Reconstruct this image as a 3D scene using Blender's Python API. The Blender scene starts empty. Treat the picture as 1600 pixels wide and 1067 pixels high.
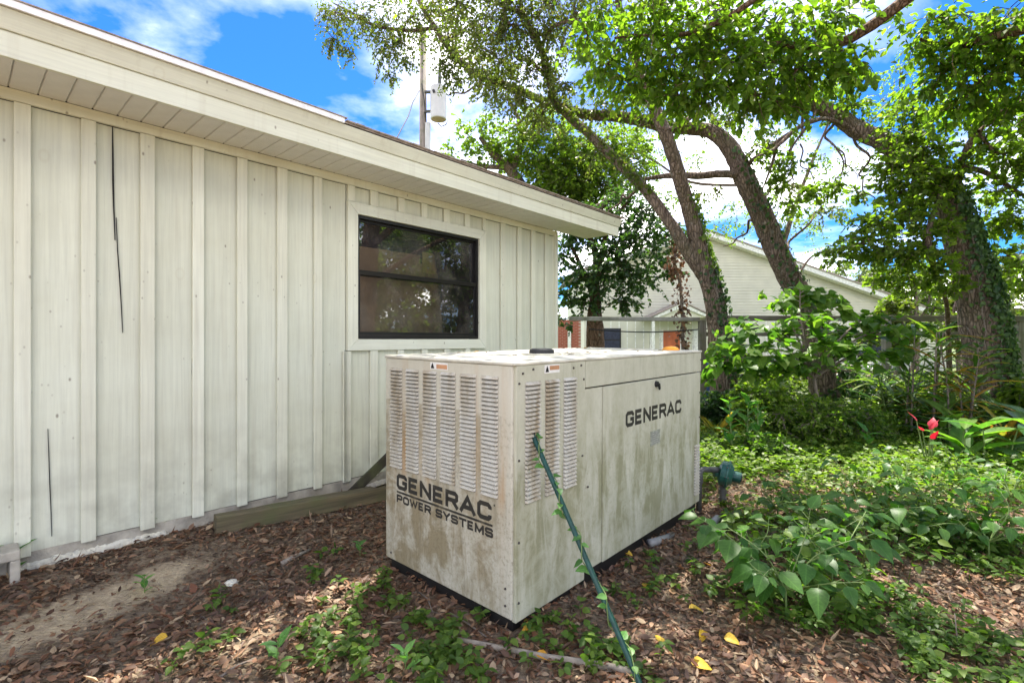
import bpy, bmesh, math, random
import numpy as np
from mathutils import Vector, Matrix, Quaternion

random.seed(7)
rng = np.random.default_rng(7)
SC = bpy.context.scene
COL = SC.collection
R = math.radians

# ------------------------------------------------------------------ camera, world, sun, exposure
F = 790.0          # focal length in pixels of the 1600 px wide photograph
HY = 530.0         # horizon row
HC = 1.35          # eye height
cam_d = bpy.data.cameras.new('camera')
cam_d.sensor_width = 36
cam_d.lens = 36 * F / 1600
cam_d.shift_y = -(533.5 - HY) / 1600
cam_d.clip_start = 0.05
cam_d.clip_end = 2000
cam = bpy.data.objects.new('camera', cam_d)
cam.location = (0, 0, HC)
cam.rotation_euler = (R(90), 0, 0)
COL.objects.link(cam)
SC.camera = cam

SUN_EL = R(67)
SUN_ROT = R(6)     # azimuth clockwise from +Y
sun_vec = Vector((math.sin(SUN_ROT) * math.cos(SUN_EL), math.cos(SUN_ROT) * math.cos(SUN_EL), math.sin(SUN_EL)))
sun_d = bpy.data.lights.new('sun', 'SUN')
sun_d.energy = 3.5
sun_d.angle = R(0.53)
sun_d.color = (1.0, 0.94, 0.84)
sun = bpy.data.objects.new('sun', sun_d)
sun.rotation_euler = sun_vec.to_track_quat('Z', 'Y').to_euler()
sun.location = sun_vec * 40
COL.objects.link(sun)

world = bpy.data.worlds.new('World')
SC.world = world
world.use_nodes = True
wn = world.node_tree
wn.nodes.clear()
def wnode(t, **k):
    n = wn.nodes.new(t)
    for a, b in k.items(): setattr(n, a, b)
    return n
out = wnode('ShaderNodeOutputWorld')
bg = wnode('ShaderNodeBackground'); bg.inputs['Strength'].default_value = 0.14
sky = wnode('ShaderNodeTexSky', sky_type='NISHITA', sun_disc=False)
sky.sun_elevation = SUN_EL; sky.sun_rotation = SUN_ROT; sky.altitude = 0; sky.air_density = 1.0; sky.dust_density = 0.4; sky.ozone_density = 3.0
tint = wnode('ShaderNodeMixRGB', blend_type='MULTIPLY'); tint.inputs[0].default_value = 1
tint.inputs[2].default_value = (0.072, 0.222, 0.43, 1)
tc = wnode('ShaderNodeTexCoord')
sep = wnode('ShaderNodeSeparateXYZ')
zz = wnode('ShaderNodeMath', operation='ADD'); zz.inputs[1].default_value = 0.18
zc = wnode('ShaderNodeMath', operation='MAXIMUM'); zc.inputs[1].default_value = 0.06
dx = wnode('ShaderNodeMath', operation='DIVIDE'); dy = wnode('ShaderNodeMath', operation='DIVIDE')
cmb = wnode('ShaderNodeCombineXYZ'); cmb.inputs[2].default_value = 11.26
nz = wnode('ShaderNodeTexNoise'); nz.inputs['Scale'].default_value = 1.15; nz.inputs['Detail'].default_value = 8; nz.inputs['Roughness'].default_value = 0.55; nz.inputs['Distortion'].default_value = 0.25
ramp = wnode('ShaderNodeValToRGB')
ramp.color_ramp.elements[0].position = 0.41; ramp.color_ramp.elements[1].position = 0.68
for _p, _v in ((.46, .06), (.52, .2), (.585, .6)):
    _e = ramp.color_ramp.elements.new(_p); _e.color = (_v, _v, _v, 1)
mixc = wnode('ShaderNodeMixRGB'); mixc.inputs[2].default_value = (14.0, 13.1, 12.0, 1)
L = wn.links.new
L(tc.outputs['Generated'], sep.inputs[0]); L(sep.outputs[2], zz.inputs[0]); L(zz.outputs[0], zc.inputs[0])
L(sep.outputs[0], dx.inputs[0]); L(zc.outputs[0], dx.inputs[1]); L(sep.outputs[1], dy.inputs[0]); L(zc.outputs[0], dy.inputs[1])
L(dx.outputs[0], cmb.inputs[0]); L(dy.outputs[0], cmb.inputs[1]); L(cmb.outputs[0], nz.inputs['Vector'])
L(nz.outputs['Fac'], ramp.inputs[0]); L(sky.outputs[0], tint.inputs[1]); L(tint.outputs[0], mixc.inputs[1]); L(ramp.outputs[0], mixc.inputs[0])
L(mixc.outputs[0], bg.inputs['Color']); L(bg.outputs[0], out.inputs['Surface'])

vs = SC.view_settings
vs.view_transform = 'Standard'; vs.look = 'None'; vs.gamma = 1; vs.use_curve_mapping = False
vs.exposure = 2.12
SC.render.engine = 'CYCLES'
cy = SC.cycles
cy.max_bounces = 8; cy.diffuse_bounces = 4; cy.glossy_bounces = 4; cy.transmission_bounces = 6; cy.transparent_max_bounces = 12
cy.sample_clamp_indirect = 6; cy.caustics_reflective = False; cy.caustics_refractive = False
try:
    cy.use_denoising = True; cy.denoiser = 'OPENIMAGEDENOISE'
except Exception: pass

# ------------------------------------------------------------------ helpers
def P(px, py, d):
    """point seen at pixel px,py of the photograph when it stands d metres in front of the camera"""
    return Vector(((px - 800) / F * d, d, HC - (py - HY) / F * d))

TH = R(42)
S_, C_ = math.sin(TH), math.cos(TH)
WALL_D = 3.84
WALL_ROT = math.atan2(C_, S_)
def wall_xy(u, d):          # along the wall, outward from it
    m = -WALL_D + d
    return Vector((u * S_ + m * C_, u * C_ - m * S_, 0))

def ground_z(x, y):
    x = np.asarray(x, float); y = np.asarray(y, float)
    d = C_ * x - S_ * y + WALL_D
    h = 0.085 * np.exp(-(np.clip(d, 0, None) / 0.5) ** 2)
    h = h + 0.012 * np.sin(x * 3.1 + 1.3 * np.sin(y * 2.3)) * np.cos(y * 2.7 + x) + 0.006 * np.sin(x * 9.0 + y * 5) * np.sin(y * 8.1)
    h = h - 0.3 * np.clip((y - 11) / 12, 0, 1)
    r = np.hypot(x, y)
    h = h - 0.0 * r
    return h
def gz(x, y): return float(ground_z(x, y))
def on_ground(px, py):
    d = 790 * HC / (py - HY)
    for _ in range(6):
        x = (px - 800) / F * d
        d = F * (HC - gz(x, d)) / (py - HY)
    x = (px - 800) / F * d
    return Vector((x, d, gz(x, d)))

def link(o, parent=None):
    COL.objects.link(o)
    if parent is not None: o.parent = parent
    return o
def tag(o, label=None, cat=None, group=None, kind=None):
    if label: o['label'] = label
    if cat: o['category'] = cat
    if group: o['group'] = group
    if kind: o['kind'] = kind
    return o
def thing(name, label, cat, loc=(0, 0, 0), rotz=0.0, group=None):
    o = bpy.data.objects.new(name, None)
    o.empty_display_size = 0.1
    o.location = loc; o.rotation_euler = (0, 0, rotz)
    link(o); tag(o, label, cat, group)
    return o

class MB:
    def __init__(self): self.v = []; self.f = []; self.m = []
    def add(self, vs_, fs_, mi=0):
        b = len(self.v)
        self.v += [tuple(x) for x in vs_]
        for f in fs_:
            self.f.append(tuple(i + b for i in f)); self.m.append(mi)
        return self
    def box(self, a, b, mi=0, jit=0.0):
        (x0, y0, z0), (x1, y1, z1) = a, b
        vs_ = [(x0, y0, z0), (x1, y0, z0), (x1, y1, z0), (x0, y1, z0), (x0, y0, z1), (x1, y0, z1), (x1, y1, z1), (x0, y1, z1)]
        if jit: vs_ = [tuple(c + random.uniform(-jit, jit) for c in v) for v in vs_]
        return self.add(vs_, [(0, 3, 2, 1), (4, 5, 6, 7), (0, 1, 5, 4), (1, 2, 6, 5), (2, 3, 7, 6), (3, 0, 4, 7)], mi)
    def prism(self, prof, axis_a, axis_b, ext, x0, x1, mi=0):
        """closed profile [(a,b)] swept along ext from x0 to x1"""
        n = len(prof); vs_ = []
        for x in (x0, x1):
            for p in prof:
                v = [0, 0, 0]; v[axis_a] = p[0]; v[axis_b] = p[1]; v[ext] = x
                vs_.append(tuple(v))
        fs_ = [tuple(range(n)), tuple(range(2 * n - 1, n - 1, -1))]
        for i in range(n):
            j = (i + 1) % n
            fs_.append((i, i + n, j + n, j))
        return self.add(vs_, fs_, mi)
    def tube(self, pts, rad, n=10, cap=True, mi=0, wob=0.0, rs=None):
        pts = [Vector(p) for p in pts]
        if not hasattr(rad, '__len__'): rad = [rad] * len(pts)
        t0 = (pts[1] - pts[0]).normalized()
        ref = Vector((0, 0, 1)) if abs(t0.z) < 0.9 else Vector((1, 0, 0))
        a = t0.cross(ref).normalized()
        vs_ = []; N = len(pts)
        for i, p in enumerate(pts):
            t = (pts[min(i + 1, N - 1)] - pts[max(i - 1, 0)]).normalized()
            a = (a - t * a.dot(t)).normalized(); b = t.cross(a)
            for k in range(n):
                an = 2 * math.pi * k / n
                r = rad[i] * (1 + (rs or random).uniform(-wob, wob))
                vs_.append(p + a * math.cos(an) * r + b * math.sin(an) * r)
        fs_ = []
        for i in range(N - 1):
            for k in range(n):
                k2 = (k + 1) % n
                fs_.append((i * n + k, i * n + k2, (i + 1) * n + k2, (i + 1) * n + k))
        if cap:
            fs_.append(tuple(range(n - 1, -1, -1))); fs_.append(tuple(range((N - 1) * n, N * n)))
        return self.add(vs_, fs_, mi)
    def mesh(self, name, mats, smooth=False):
        me = bpy.data.meshes.new(name)
        me.from_pydata([tuple(v) for v in self.v], [], self.f)
        for m in (mats if isinstance(mats, (list, tuple)) else [mats]): me.materials.append(m)
        if any(self.m): me.polygons.foreach_set('material_index', self.m)
        if smooth: me.polygons.foreach_set('use_smooth', [True] * len(self.f))
        me.validate(); me.update()
        bm = bmesh.new(); bm.from_mesh(me); bmesh.ops.recalc_face_normals(bm, faces=bm.faces); bm.to_mesh(me); bm.free()
        return me
    def build(self, name, mats, parent=None, smooth=False, bevel=0.0):
        o = bpy.data.objects.new(name, self.mesh(name, mats, smooth))
        link(o, parent)
        if bevel:
            md = o.modifiers.new('bevel', 'BEVEL'); md.width = bevel; md.segments = 2; md.limit_method = 'ANGLE'; md.angle_limit = R(40)
        return o

def np_mesh(name, V, Fc, mat, smooth=False, parent=None, midx=None, mats=None):
    """V (n,3), Fc (m,k) all faces the same size"""
    V = np.asarray(V, np.float32); Fc = np.asarray(Fc, np.int32)
    me = bpy.data.meshes.new(name)
    k = Fc.shape[1]
    me.vertices.add(len(V)); me.vertices.foreach_set('co', V.ravel())
    me.loops.add(Fc.size); me.loops.foreach_set('vertex_index', Fc.ravel())
    me.polygons.add(len(Fc)); me.polygons.foreach_set('loop_start', np.arange(0, Fc.size, k, dtype=np.int32))
    try: me.polygons.foreach_set('loop_total', np.full(len(Fc), k, np.int32))
    except Exception: pass
    if smooth: me.polygons.foreach_set('use_smooth', np.ones(len(Fc), bool))
    for m in (mats or [mat]): me.materials.append(m)
    if midx is not None: me.polygons.foreach_set('material_index', np.asarray(midx, np.int32))
    me.update(calc_edges=True)
    o = bpy.data.objects.new(name, me)
    return link(o, parent)

def norm(a): return a / np.maximum(np.linalg.norm(a, axis=-1, keepdims=True), 1e-9)

# leaf templates: x across, y along, z up.  two quads folded on the midrib
LEAF = np.array([(0, 0, 0), (.36, .30, .10), (.27, .68, .09), (0, 1, -.04), (-.27, .68, .09), (-.36, .30, .10)], float)
LEAF_F = np.array([(0, 1, 2, 3), (0, 3, 4, 5)])
# finer leaf for litter / near leaves: 3 cross rows
def leaf_rows(rows, cup=0.12, bend=0.0):
    v = []; f = []
    for i, (y, w) in enumerate(rows):
        zb = -bend * y * y
        v += [(-w, y, cup * w + zb), (0, y, zb), (w, y, cup * w + zb)]
    for i in range(len(rows) - 1):
        a = i * 3
        f += [(a, a + 1, a + 4, a + 3), (a + 1, a + 2, a + 5, a + 4)]
    return np.array(v, float), np.array(f)
OVATE = [(0, .01), (.12, .2), (.32, .31), (.6, .25), (.84, .11), (1, .005)]
LIT = [(0, .02), (.28, .30), (.66, .23), (1, .01)]
LANCE = [(0, .01), (.2, .12), (.5, .16), (.78, .1), (1, .005)]
HEART = [(-.07, .20), (.03, .36), (.22, .45), (.45, .38), (.7, .21), (.88, .08), (1.0, .005)]
STRAP = [(0, .03), (.2, .05), (.45, .06), (.7, .05), (.88, .025), (1, .003)]
CANNA = [(0, .02), (.12, .1), (.35, .19), (.6, .18), (.82, .1), (1, .004)]

def scatter(tv, tf, pos, ydir, nrm, size, wide=1.0, curl=None):
    """leaf copies as one array: pos/ydir/nrm (n,3), size (n,)"""
    n = len(pos)
    y = norm(ydir); x = norm(np.cross(y, nrm)); z = np.cross(x, y)
    t = np.repeat(tv[None], n, 0).copy()
    if not np.isscalar(wide): wide = wide[:, None]
    t[:, :, 0] *= wide
    if curl is not None: t[:, :, 2] = t[:, :, 2] * curl[:, None] + (curl[:, None] - 1) * 0.12 * t[:, :, 1] ** 2
    t *= size[:, None, None]
    V = pos[:, None] + t[:, :, 0:1] * x[:, None] + t[:, :, 1:2] * y[:, None] + t[:, :, 2:3] * z[:, None]
    Fc = (tf[None] + (np.arange(n) * len(tv))[:, None, None]).reshape(-1, tf.shape[1])
    return V.reshape(-1, 3), Fc
def join(parts):
    Vs, Fs, b = [], [], 0
    for V, Fc in parts:
        Vs.append(V); Fs.append(Fc + b); b += len(V)
    return np.concatenate(Vs), np.concatenate(Fs)

def spline(pts, per=6):
    """Catmull-Rom through (x,y,z,r) rows"""
    p = np.array([tuple(q) for q in pts], float)
    p = np.vstack([2 * p[0] - p[1], p, 2 * p[-1] - p[-2]])
    o = []
    for i in range(1, len(p) - 2):
        for k in range(per):
            t = k / per
            o.append(0.5 * (2 * p[i] + (p[i + 1] - p[i - 1]) * t + (2 * p[i - 1] - 5 * p[i] + 4 * p[i + 1] - p[i + 2]) * t * t + (3 * p[i] - p[i - 1] - 3 * p[i + 1] + p[i + 2]) * t ** 3))
    o.append(p[-2])
    o = np.array(o); o[:, 3] = np.maximum(o[:, 3], 0.002)
    return o

# ------------------------------------------------------------------ materials
def new_mat(name):
    m = bpy.data.materials.new(name); m.use_nodes = True
    nt = m.node_tree; nt.nodes.clear()
    o = nt.nodes.new('ShaderNodeOutputMaterial'); b = nt.nodes.new('ShaderNodeBsdfPrincipled')
    nt.links.new(b.outputs[0], o.inputs[0])
    return m, nt, b, o
class N:
    """small node helper"""
    def __init__(s, nt): s.nt = nt
    def n(s, t, **k):
        x = s.nt.nodes.new(t)
        for a, b in k.items(): setattr(x, a, b)
        return x
    def l(s, a, b): s.nt.links.new(a, b)
    def coord(s, scale=(1, 1, 1), kind='Object', loc=(0, 0, 0)):
        t = s.n('ShaderNodeTexCoord'); m = s.n('ShaderNodeMapping')
        m.inputs['Scale'].default_value = scale; m.inputs['Location'].default_value = loc
        s.l(t.outputs[kind], m.inputs[0]); return m.outputs[0]
    def noise(s, vec, scale, detail=4, rough=0.55, dist=0.0):
        x = s.n('ShaderNodeTexNoise'); x.inputs['Scale'].default_value = scale; x.inputs['Detail'].default_value = detail
        x.inputs['Roughness'].default_value = rough; x.inputs['Distortion'].default_value = dist
        s.l(vec, x.inputs['Vector']); return x.outputs['Fac']
    def voro(s, vec, scale, feature='F1', out='Distance', rnd=1.0):
        x = s.n('ShaderNodeTexVoronoi', feature=feature); x.inputs['Scale'].default_value = scale; x.inputs['Randomness'].default_value = rnd
        s.l(vec, x.inputs['Vector']); return x.outputs[out]
    def ramp(s, f, stops, interp='LINEAR'):
        x = s.n('ShaderNodeValToRGB'); x.color_ramp.interpolation = interp
        e = x.color_ramp.elements
        while len(e) > 1: e.remove(e[-1])
        for i, (p, c) in enumerate(stops):
            c = (c, c, c, 1) if not hasattr(c, '__len__') else (*c, 1)
            if i == 0: e[0].position = p; e[0].color = c
            else: k = e.new(p); k.color = c
        s.l(f, x.inputs[0]); return x.outputs[0]
    def mix(s, f, a, b, mode='MIX'):
        x = s.n('ShaderNodeMixRGB', blend_type=mode)
        for i, q in ((0, f), (1, a), (2, b)):
            if hasattr(q, 'is_linked') or hasattr(q, 'links'): s.l(q, x.inputs[i])
            elif hasattr(q, '__len__'): x.inputs[i].default_value = (*q, 1)
            else: x.inputs[i].default_value = q if i == 0 else (q, q, q, 1)
        return x.outputs[0]
    def math(s, op, a, b=0.5):
        x = s.n('ShaderNodeMath', operation=op)
        for i, q in ((0, a), (1, b)):
            if hasattr(q, 'links'): s.l(q, x.inputs[i])
            else: x.inputs[i].default_value = q
        return x.outputs[0]
    def bump(s, h, strength=0.3, dist=0.01, prev=None):
        x = s.n('ShaderNodeBump'); x.inputs['Strength'].default_value = strength; x.inputs['Distance'].default_value = dist
        s.l(h, x.inputs['Height'])
        if prev is not None: s.l(prev, x.inputs['Normal'])
        return x.outputs[0]

def leaf_mat(name, cols, trans=0.45, rough=0.45, spec=0.35, kind='island', tcol=None):
    """cols: colour stops along a random value per leaf"""
    m, nt, b, o = new_mat(name); h = N(nt)
    if kind == 'island':
        g = h.n('ShaderNodeNewGeometry'); rnd = g.outputs['Random Per Island']
    else:
        g = h.n('ShaderNodeObjectInfo'); rnd = g.outputs['Random']
    c = h.ramp(rnd, [(i / max(1, len(cols) - 1), q) for i, q in enumerate(cols)])
    if kind == 'object':
        sx = h.n('ShaderNodeSeparateXYZ'); h.l(h.coord(), sx.inputs[0])
        ax_ = h.math('ABSOLUTE', sx.outputs[0], 0); rib = h.ramp(ax_, [(.008, .55), (.03, 0.0)])
        wv_ = h.math('SINE', h.math('MULTIPLY', h.math('SUBTRACT', sx.outputs[1], h.math('MULTIPLY', ax_, .8)), 46.0), 0)
        rib = h.math('MAXIMUM', rib, h.ramp(wv_, [(.80, 0.0), (.97, .3)]))
        c = h.mix(rib, c, h.mix(1.0, c, (1.75, 1.7, 1.8), 'MULTIPLY'))
    v = h.noise(h.coord(), 23 if kind != 'object' else 5, 3)
    c = h.mix(0.5, c, h.ramp(v, [(.3, .55), (.7, 1.25)]), 'MULTIPLY')
    h.l(c, b.inputs['Base Color']); b.inputs['Roughness'].default_value = rough
    b.inputs['Specular IOR Level'].default_value = spec
    if trans > 0:
        t = h.n('ShaderNodeBsdfTranslucent'); ms = h.n('ShaderNodeMixShader'); ms.inputs[0].default_value = trans
        tc_ = h.mix(1.0, c, tcol or (1.42, 1.72, 0.5), 'MULTIPLY')
        h.l(tc_, t.inputs[0]); h.l(b.outputs[0], ms.inputs[1]); h.l(t.outputs[0], ms.inputs[2]); h.l(ms.outputs[0], o.inputs[0])
    return m

def plain(name, col, rough=0.6, metal=0.0, nscale=12, namt=0.25, bump=0.0, bscale=60, spec=0.5):
    m, nt, b, o = new_mat(name); h = N(nt)
    co = h.coord()
    f = h.noise(co, nscale, 5)
    c = h.mix(1.0, col, h.ramp(f, [(.3, 1 - namt), (.7, 1 + namt)]), 'MULTIPLY')
    h.l(c, b.inputs['Base Color']); b.inputs['Roughness'].default_value = rough; b.inputs['Metallic'].default_value = metal
    b.inputs['Specular IOR Level'].default_value = spec
    if bump:
        h.l(h.bump(h.noise(co, bscale, 5), bump, 0.01), b.inputs['Normal'])
    return m

def painted_wood(name, col, grain_axis='z'):
    m, nt, b, o = new_mat(name); h = N(nt)
    sc = {'z': (55, 55, 1.6), 'x': (1.6, 55, 55)}[grain_axis]
    info = h.n('ShaderNodeObjectInfo')
    co = h.coord(); t = h.coord(sc)
    off = h.n('ShaderNodeVectorMath', operation='ADD'); cb = h.n('ShaderNodeCombineXYZ')
    h.l(h.math('MULTIPLY', info.outputs['Random'], 31.0), cb.inputs[0]); h.l(h.math('MULTIPLY', info.outputs['Random'], 17.0), cb.inputs[2])
    h.l(t, off.inputs[0]); h.l(cb.outputs[0], off.inputs[1]); grain_v = off.outputs[0]
    grain = h.noise(grain_v, 1.0, 6, .65, .35)
    blot = h.noise(co, 2.3, 5, .6)
    c = h.mix(0.55, col, h.ramp(grain, [(.3, .80), (.62, 1.06)]), 'MULTIPLY')
    c = h.mix(0.55, c, h.ramp(blot, [(.3, (.90, .88, .80)), (.65, (1.04, 1.05, 1.02))]), 'MULTIPLY')
    # per-board tint
    c = h.mix(1.0, c, h.ramp(info.outputs['Random'], [(0, (.93, .925, .90)), (1, (1.04, 1.04, 1.03))]), 'MULTIPLY')
    # specks, nail heads and knots
    sp = h.voro(h.coord((9, 9, 5)), 1.0)
    c = h.mix(h.ramp(sp, [(.035, .75), (.075, 0.0)]), c, (.20, .17, .12))
    sp3 = h.voro(h.coord((17, 17, 11), loc=(7, 2, 4)), 1.0)
    c = h.mix(h.math('MULTIPLY', h.ramp(sp3, [(.05, .55), (.11, 0.0)]), h.ramp(h.noise(co, 1.6, 4), [(.45, 0.0), (.6, 1.0)])), c, (.25, .22, .16))
    sp2 = h.voro(h.coord((2.6, 2.6, 1.7), loc=(3, 1, 8)), 1.0)
    kn = h.ramp(sp2, [(.045, .0), (.065, .14), (.085, .0)])
    c = h.mix(kn, c, (.42, .34, .20))
    st = h.noise(h.coord((16, 16, .8), loc=(2, 5, 1)), 1.0, 4)
    c = h.mix(h.ramp(st, [(.58, 0.0), (.78, .40)]), c, (.46, .43, .32))
    # dirt splashed near the ground
    sx = h.n('ShaderNodeSeparateXYZ'); h.l(h.coord(), sx.inputs[0])
    low = h.ramp(sx.outputs[2], [(.14, .9), (.9, 0.0)])
    low = h.math('MULTIPLY', low, h.ramp(h.noise(co, 5, 6), [(.42, 0.0), (.68, .8)]))
    c = h.mix(low, c, (.34, .33, .25))
    h.l(c, b.inputs['Base Color']); b.inputs['Roughness'].default_value = .62; b.inputs['Specular IOR Level'].default_value = .3
    n1 = h.bump(grain, .30, .004)
    h.l(h.bump(kn, .4, .003, n1), b.inputs['Normal'])
    return m

M = {}
M['siding'] = painted_wood('painted_siding', (.645, .66, .55))
M['trim'] = painted_wood('painted_trim', (.685, .69, .575))
M['trim_h'] = painted_wood('painted_fascia', (.69, .70, .59), 'x')
M['soffit'] = plain('vinyl_soffit', (.70, .69, .65), .5, nscale=6, namt=.06, bump=.35, bscale=420)
M['drip'] = plain('white_metal_edge', (.85, .84, .82), .4, nscale=20, namt=.08)
M['shingle'] = plain('roof_shingle', (.32, .265, .22), .9, nscale=30, namt=.4, bump=.5, bscale=90)
M['concrete'] = plain('concrete', (.38, .35, .285), .9, nscale=9, namt=.35, bump=.6, bscale=70)
M['whitewash'] = plain('peeling_whitewash', (.62, .59, .48), .8, nscale=14, namt=.25, bump=.8, bscale=50)
M['dark'] = plain('dark_gap', (.012, .011, .010), .9)
M['bronze'] = plain('bronze_aluminium', (.018, .017, .016), .38, .3, namt=.2)
M['room'] = plain('dark_room', (.035, .04, .06), .9)
M['reflection_panel'] = plain('brown_reflection', (.62, .40, .27), .8, nscale=5, namt=.2)  # brown of the window reflection put into the colour
M['reflection_panel2'] = plain('tan_reflection', (.75, .52, .22), .8, nscale=5, namt=.2)  # tan part of the same reflection, as plain colour
M['navy'] = plain('navy_reflection', (.02, .028, .075), .85, nscale=9, namt=.3)  # dark blue of the window reflection put into the colour
M['black'] = plain('black_steel', (.012, .012, .012), .5)
M['rubber'] = plain('black_rubber', (.02, .02, .02), .7)

def glass_mat():
    m, nt, b, o = new_mat('window_glass'); h = N(nt)
    tr = h.n('ShaderNodeBsdfTransparent'); gl = h.n('ShaderNodeBsdfGlossy'); gl.inputs['Roughness'].default_value = .012
    tr.inputs[0].default_value = (.78, .80, .78, 1)
    fr = h.n('ShaderNodeFresnel'); fr.inputs[0].default_value = 1.55
    fa = h.math('ADD', h.math('MULTIPLY', fr.outputs[0], 1.0), .055)
    wob = h.bump(h.noise(h.coord(), 2.6, 2), .02, .02); h.l(wob, gl.inputs['Normal'])
    ms = h.n('ShaderNodeMixShader'); h.l(fa, ms.inputs[0]); h.l(tr.outputs[0], ms.inputs[1]); h.l(gl.outputs[0], ms.inputs[2])
    dirt = h.n('ShaderNodeBsdfDiffuse'); dirt.inputs[0].default_value = (.45, .42, .36, 1)
    m2 = h.n('ShaderNodeMixShader'); h.l(h.ramp(h.noise(h.coord(), 3.5, 6), [(.45, .02), (.75, .13)]), m2.inputs[0])
    h.l(ms.outputs[0], m2.inputs[1]); h.l(dirt.outputs[0], m2.inputs[2]); h.l(m2.outputs[0], o.inputs[0])
    return m
M['glass'] = glass_mat()

def gen_paint(name, front):
    m, nt, b, o = new_mat(name); h = N(nt)
    co = h.coord(); s1 = h.coord((9, 9, 1.9)); s2 = h.coord((30, 30, 2.2), loc=(3, 7, 1))
    base = (.55, .532, .44) if front else (.52, .515, .41)
    c = h.mix(.6, base, h.ramp(h.noise(co, 3, 6), [(.3, (.86, .85, .80)), (.7, (1.05, 1.05, 1.03))]), 'MULTIPLY')
    sx = h.n('ShaderNodeSeparateXYZ'); h.l(co, sx.inputs[0]); z = sx.outputs[2]
    streak = h.noise(s1, 1.0, 7, .68, .6); fine = h.noise(s2, 1.0, 5, .6); blot = h.noise(co, 6, 8, .7, .6)
    if front:
        # brown tannin runs below the louvres and between their columns
        zone = h.ramp(z, [(.05, .55), (.30, .65), (.48, .68), (.60, .55), (1.05, .42), (1.24, .10)])
        a = h.math('MULTIPLY', zone, h.ramp(streak, [(.30, 0.0), (.55, 1.0)]))
        a = h.math('MULTIPLY', a, h.ramp(blot, [(.36, .15), (.58, 1.0)]))
        yz = h.ramp(sx.outputs[1], [(.03, .18), (.16, .75), (.8, 1.0)]); a = h.math('MULTIPLY', a, yz)
        a = h.math('MINIMUM', h.math('MULTIPLY', a, 1.9), .9)
        c = h.mix(a, c, (.24, .195, .108))
        c = h.mix(h.math('MULTIPLY', zone, h.ramp(fine, [(.54, 0.0), (.72, .6)])), c, (.12, .095, .05))
        spk = h.noise(h.coord(loc=(1, 2, 3)), 46, 8, .75)
        c = h.mix(h.math('MULTIPLY', h.math('MINIMUM', zone, .8), h.ramp(spk, [(.50, 0.0), (.64, .8)])), c, (.15, .12, .07))
        drip = h.noise(h.coord((60, 60, 1.1), loc=(5, 5, 5)), 1.0, 3)
        c = h.mix(h.math('MULTIPLY', h.ramp(drip, [(.62, 0.0), (.74, .35)]), zone), c, (.58, .55, .47))
        chip = h.noise(h.coord((9, 9, 6)), 1.0, 7, .75)
        c = h.mix(h.math('MULTIPLY', h.ramp(chip, [(.60, 0.0), (.68, .8)]), h.ramp(z, [(.3, .7), (.62, .1)])), c, (.52, .49, .40))
        rust = h.noise(h.coord((9, 9, .7), loc=(0, 4.2, 0)), 1.0, 4)
        c = h.mix(h.math('MULTIPLY', h.ramp(rust, [(.55, 0.0), (.74, .85)]), h.ramp(z, [(.52, .1), (.62, .9), (1.2, .4)])), c, (.40, .23, .09))
    else:
        zone = h.ramp(z, [(.05, .45), (.25, .75), (.6, .8), (.85, .35), (1.24, .25)])
        a = h.math('MULTIPLY', zone, h.ramp(streak, [(.36, 0.0), (.60, 1.0)]))
        a = h.math('MULTIPLY', a, h.ramp(blot, [(.3, .2), (.62, 1.0)]))
        a = h.math('MINIMUM', h.math('MULTIPLY', a, 1.5), .8)
        c = h.mix(a, c, (.22, .215, .11))
        c = h.mix(h.ramp(fine, [(.60, 0.0), (.82, .55)]), c, (.15, .145, .09))
        spk = h.noise(h.coord(loc=(1, 2, 3)), 40, 8, .75)
        c = h.mix(h.math('MULTIPLY', zone, h.ramp(spk, [(.52, 0.0), (.68, .6)])), c, (.19, .185, .10))
        mott = h.voro(h.coord((9, 9, 7)), 1.0, 'SMOOTH_F1')
        c = h.mix(h.math('MULTIPLY', h.ramp(mott, [(.15, .45), (.45, 0.0)]), h.ramp(z, [(.1, .3), (.4, .8), (.75, 0.0)])), c, (.44, .44, .33))
    h.l(c, b.inputs['Base Color']); b.inputs['Roughness'].default_value = .58; b.inputs['Specular IOR Level'].default_value = .3
    h.l(h.bump(h.noise(co, 90, 4), .06, .004), b.inputs['Normal'])
    return m
M['gen_front'] = gen_paint('generator_front_paint', True)
M['gen_side'] = gen_paint('generator_side_paint', False)
def louver_mat():
    m, nt, b, o = new_mat('louver_paint'); h = N(nt)
    g = h.n('ShaderNodeNewGeometry'); mp = h.n('ShaderNodeMapping'); mp.inputs['Scale'].default_value = (9, 9, 1.6); h.l(g.outputs['Position'], mp.inputs[0])
    f = h.noise(mp.outputs[0], 1.0, 6, .65, .4)
    c = h.ramp(f, [(.36, (.30, .235, .145)), (.46, (.43, .39, .30)), (.58, (.51, .49, .415))])
    fine = h.noise(g.outputs['Position'], 60, 6, .7)
    c = h.mix(h.ramp(fine, [(.54, 0.0), (.7, .6)]), c, (.20, .16, .10))
    h.l(c, b.inputs['Base Color']); b.inputs['Roughness'].default_value = .55
    return m
M['gen_louver'] = louver_mat()
M['gen_top'] = plain('generator_top_paint', (.52, .495, .40), .6, nscale=7, namt=.25)
def ink_mat():
    m, nt, b, o = new_mat('worn_black_lettering'); h = N(nt)
    f = h.noise(h.coord((9, 9, 9)), 1.0, 6, .65)
    c = h.ramp(f, [(.50, (.022, .020, .016)), (.66, (.10, .085, .055)), (.8, (.24, .20, .13))])
    h.l(c, b.inputs['Base Color']); b.inputs['Roughness'].default_value = .6
    return m
M['ink'] = ink_mat()
M['white_label'] = plain('label_white', (.72, .71, .66), .5, nscale=20, namt=.1)
M['orange_label'] = plain('label_orange', (.46, .24, .12), .5)
M['grey_label'] = plain('label_grey', (.30, .31, .25), .5, nscale=40, namt=.3)
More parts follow.
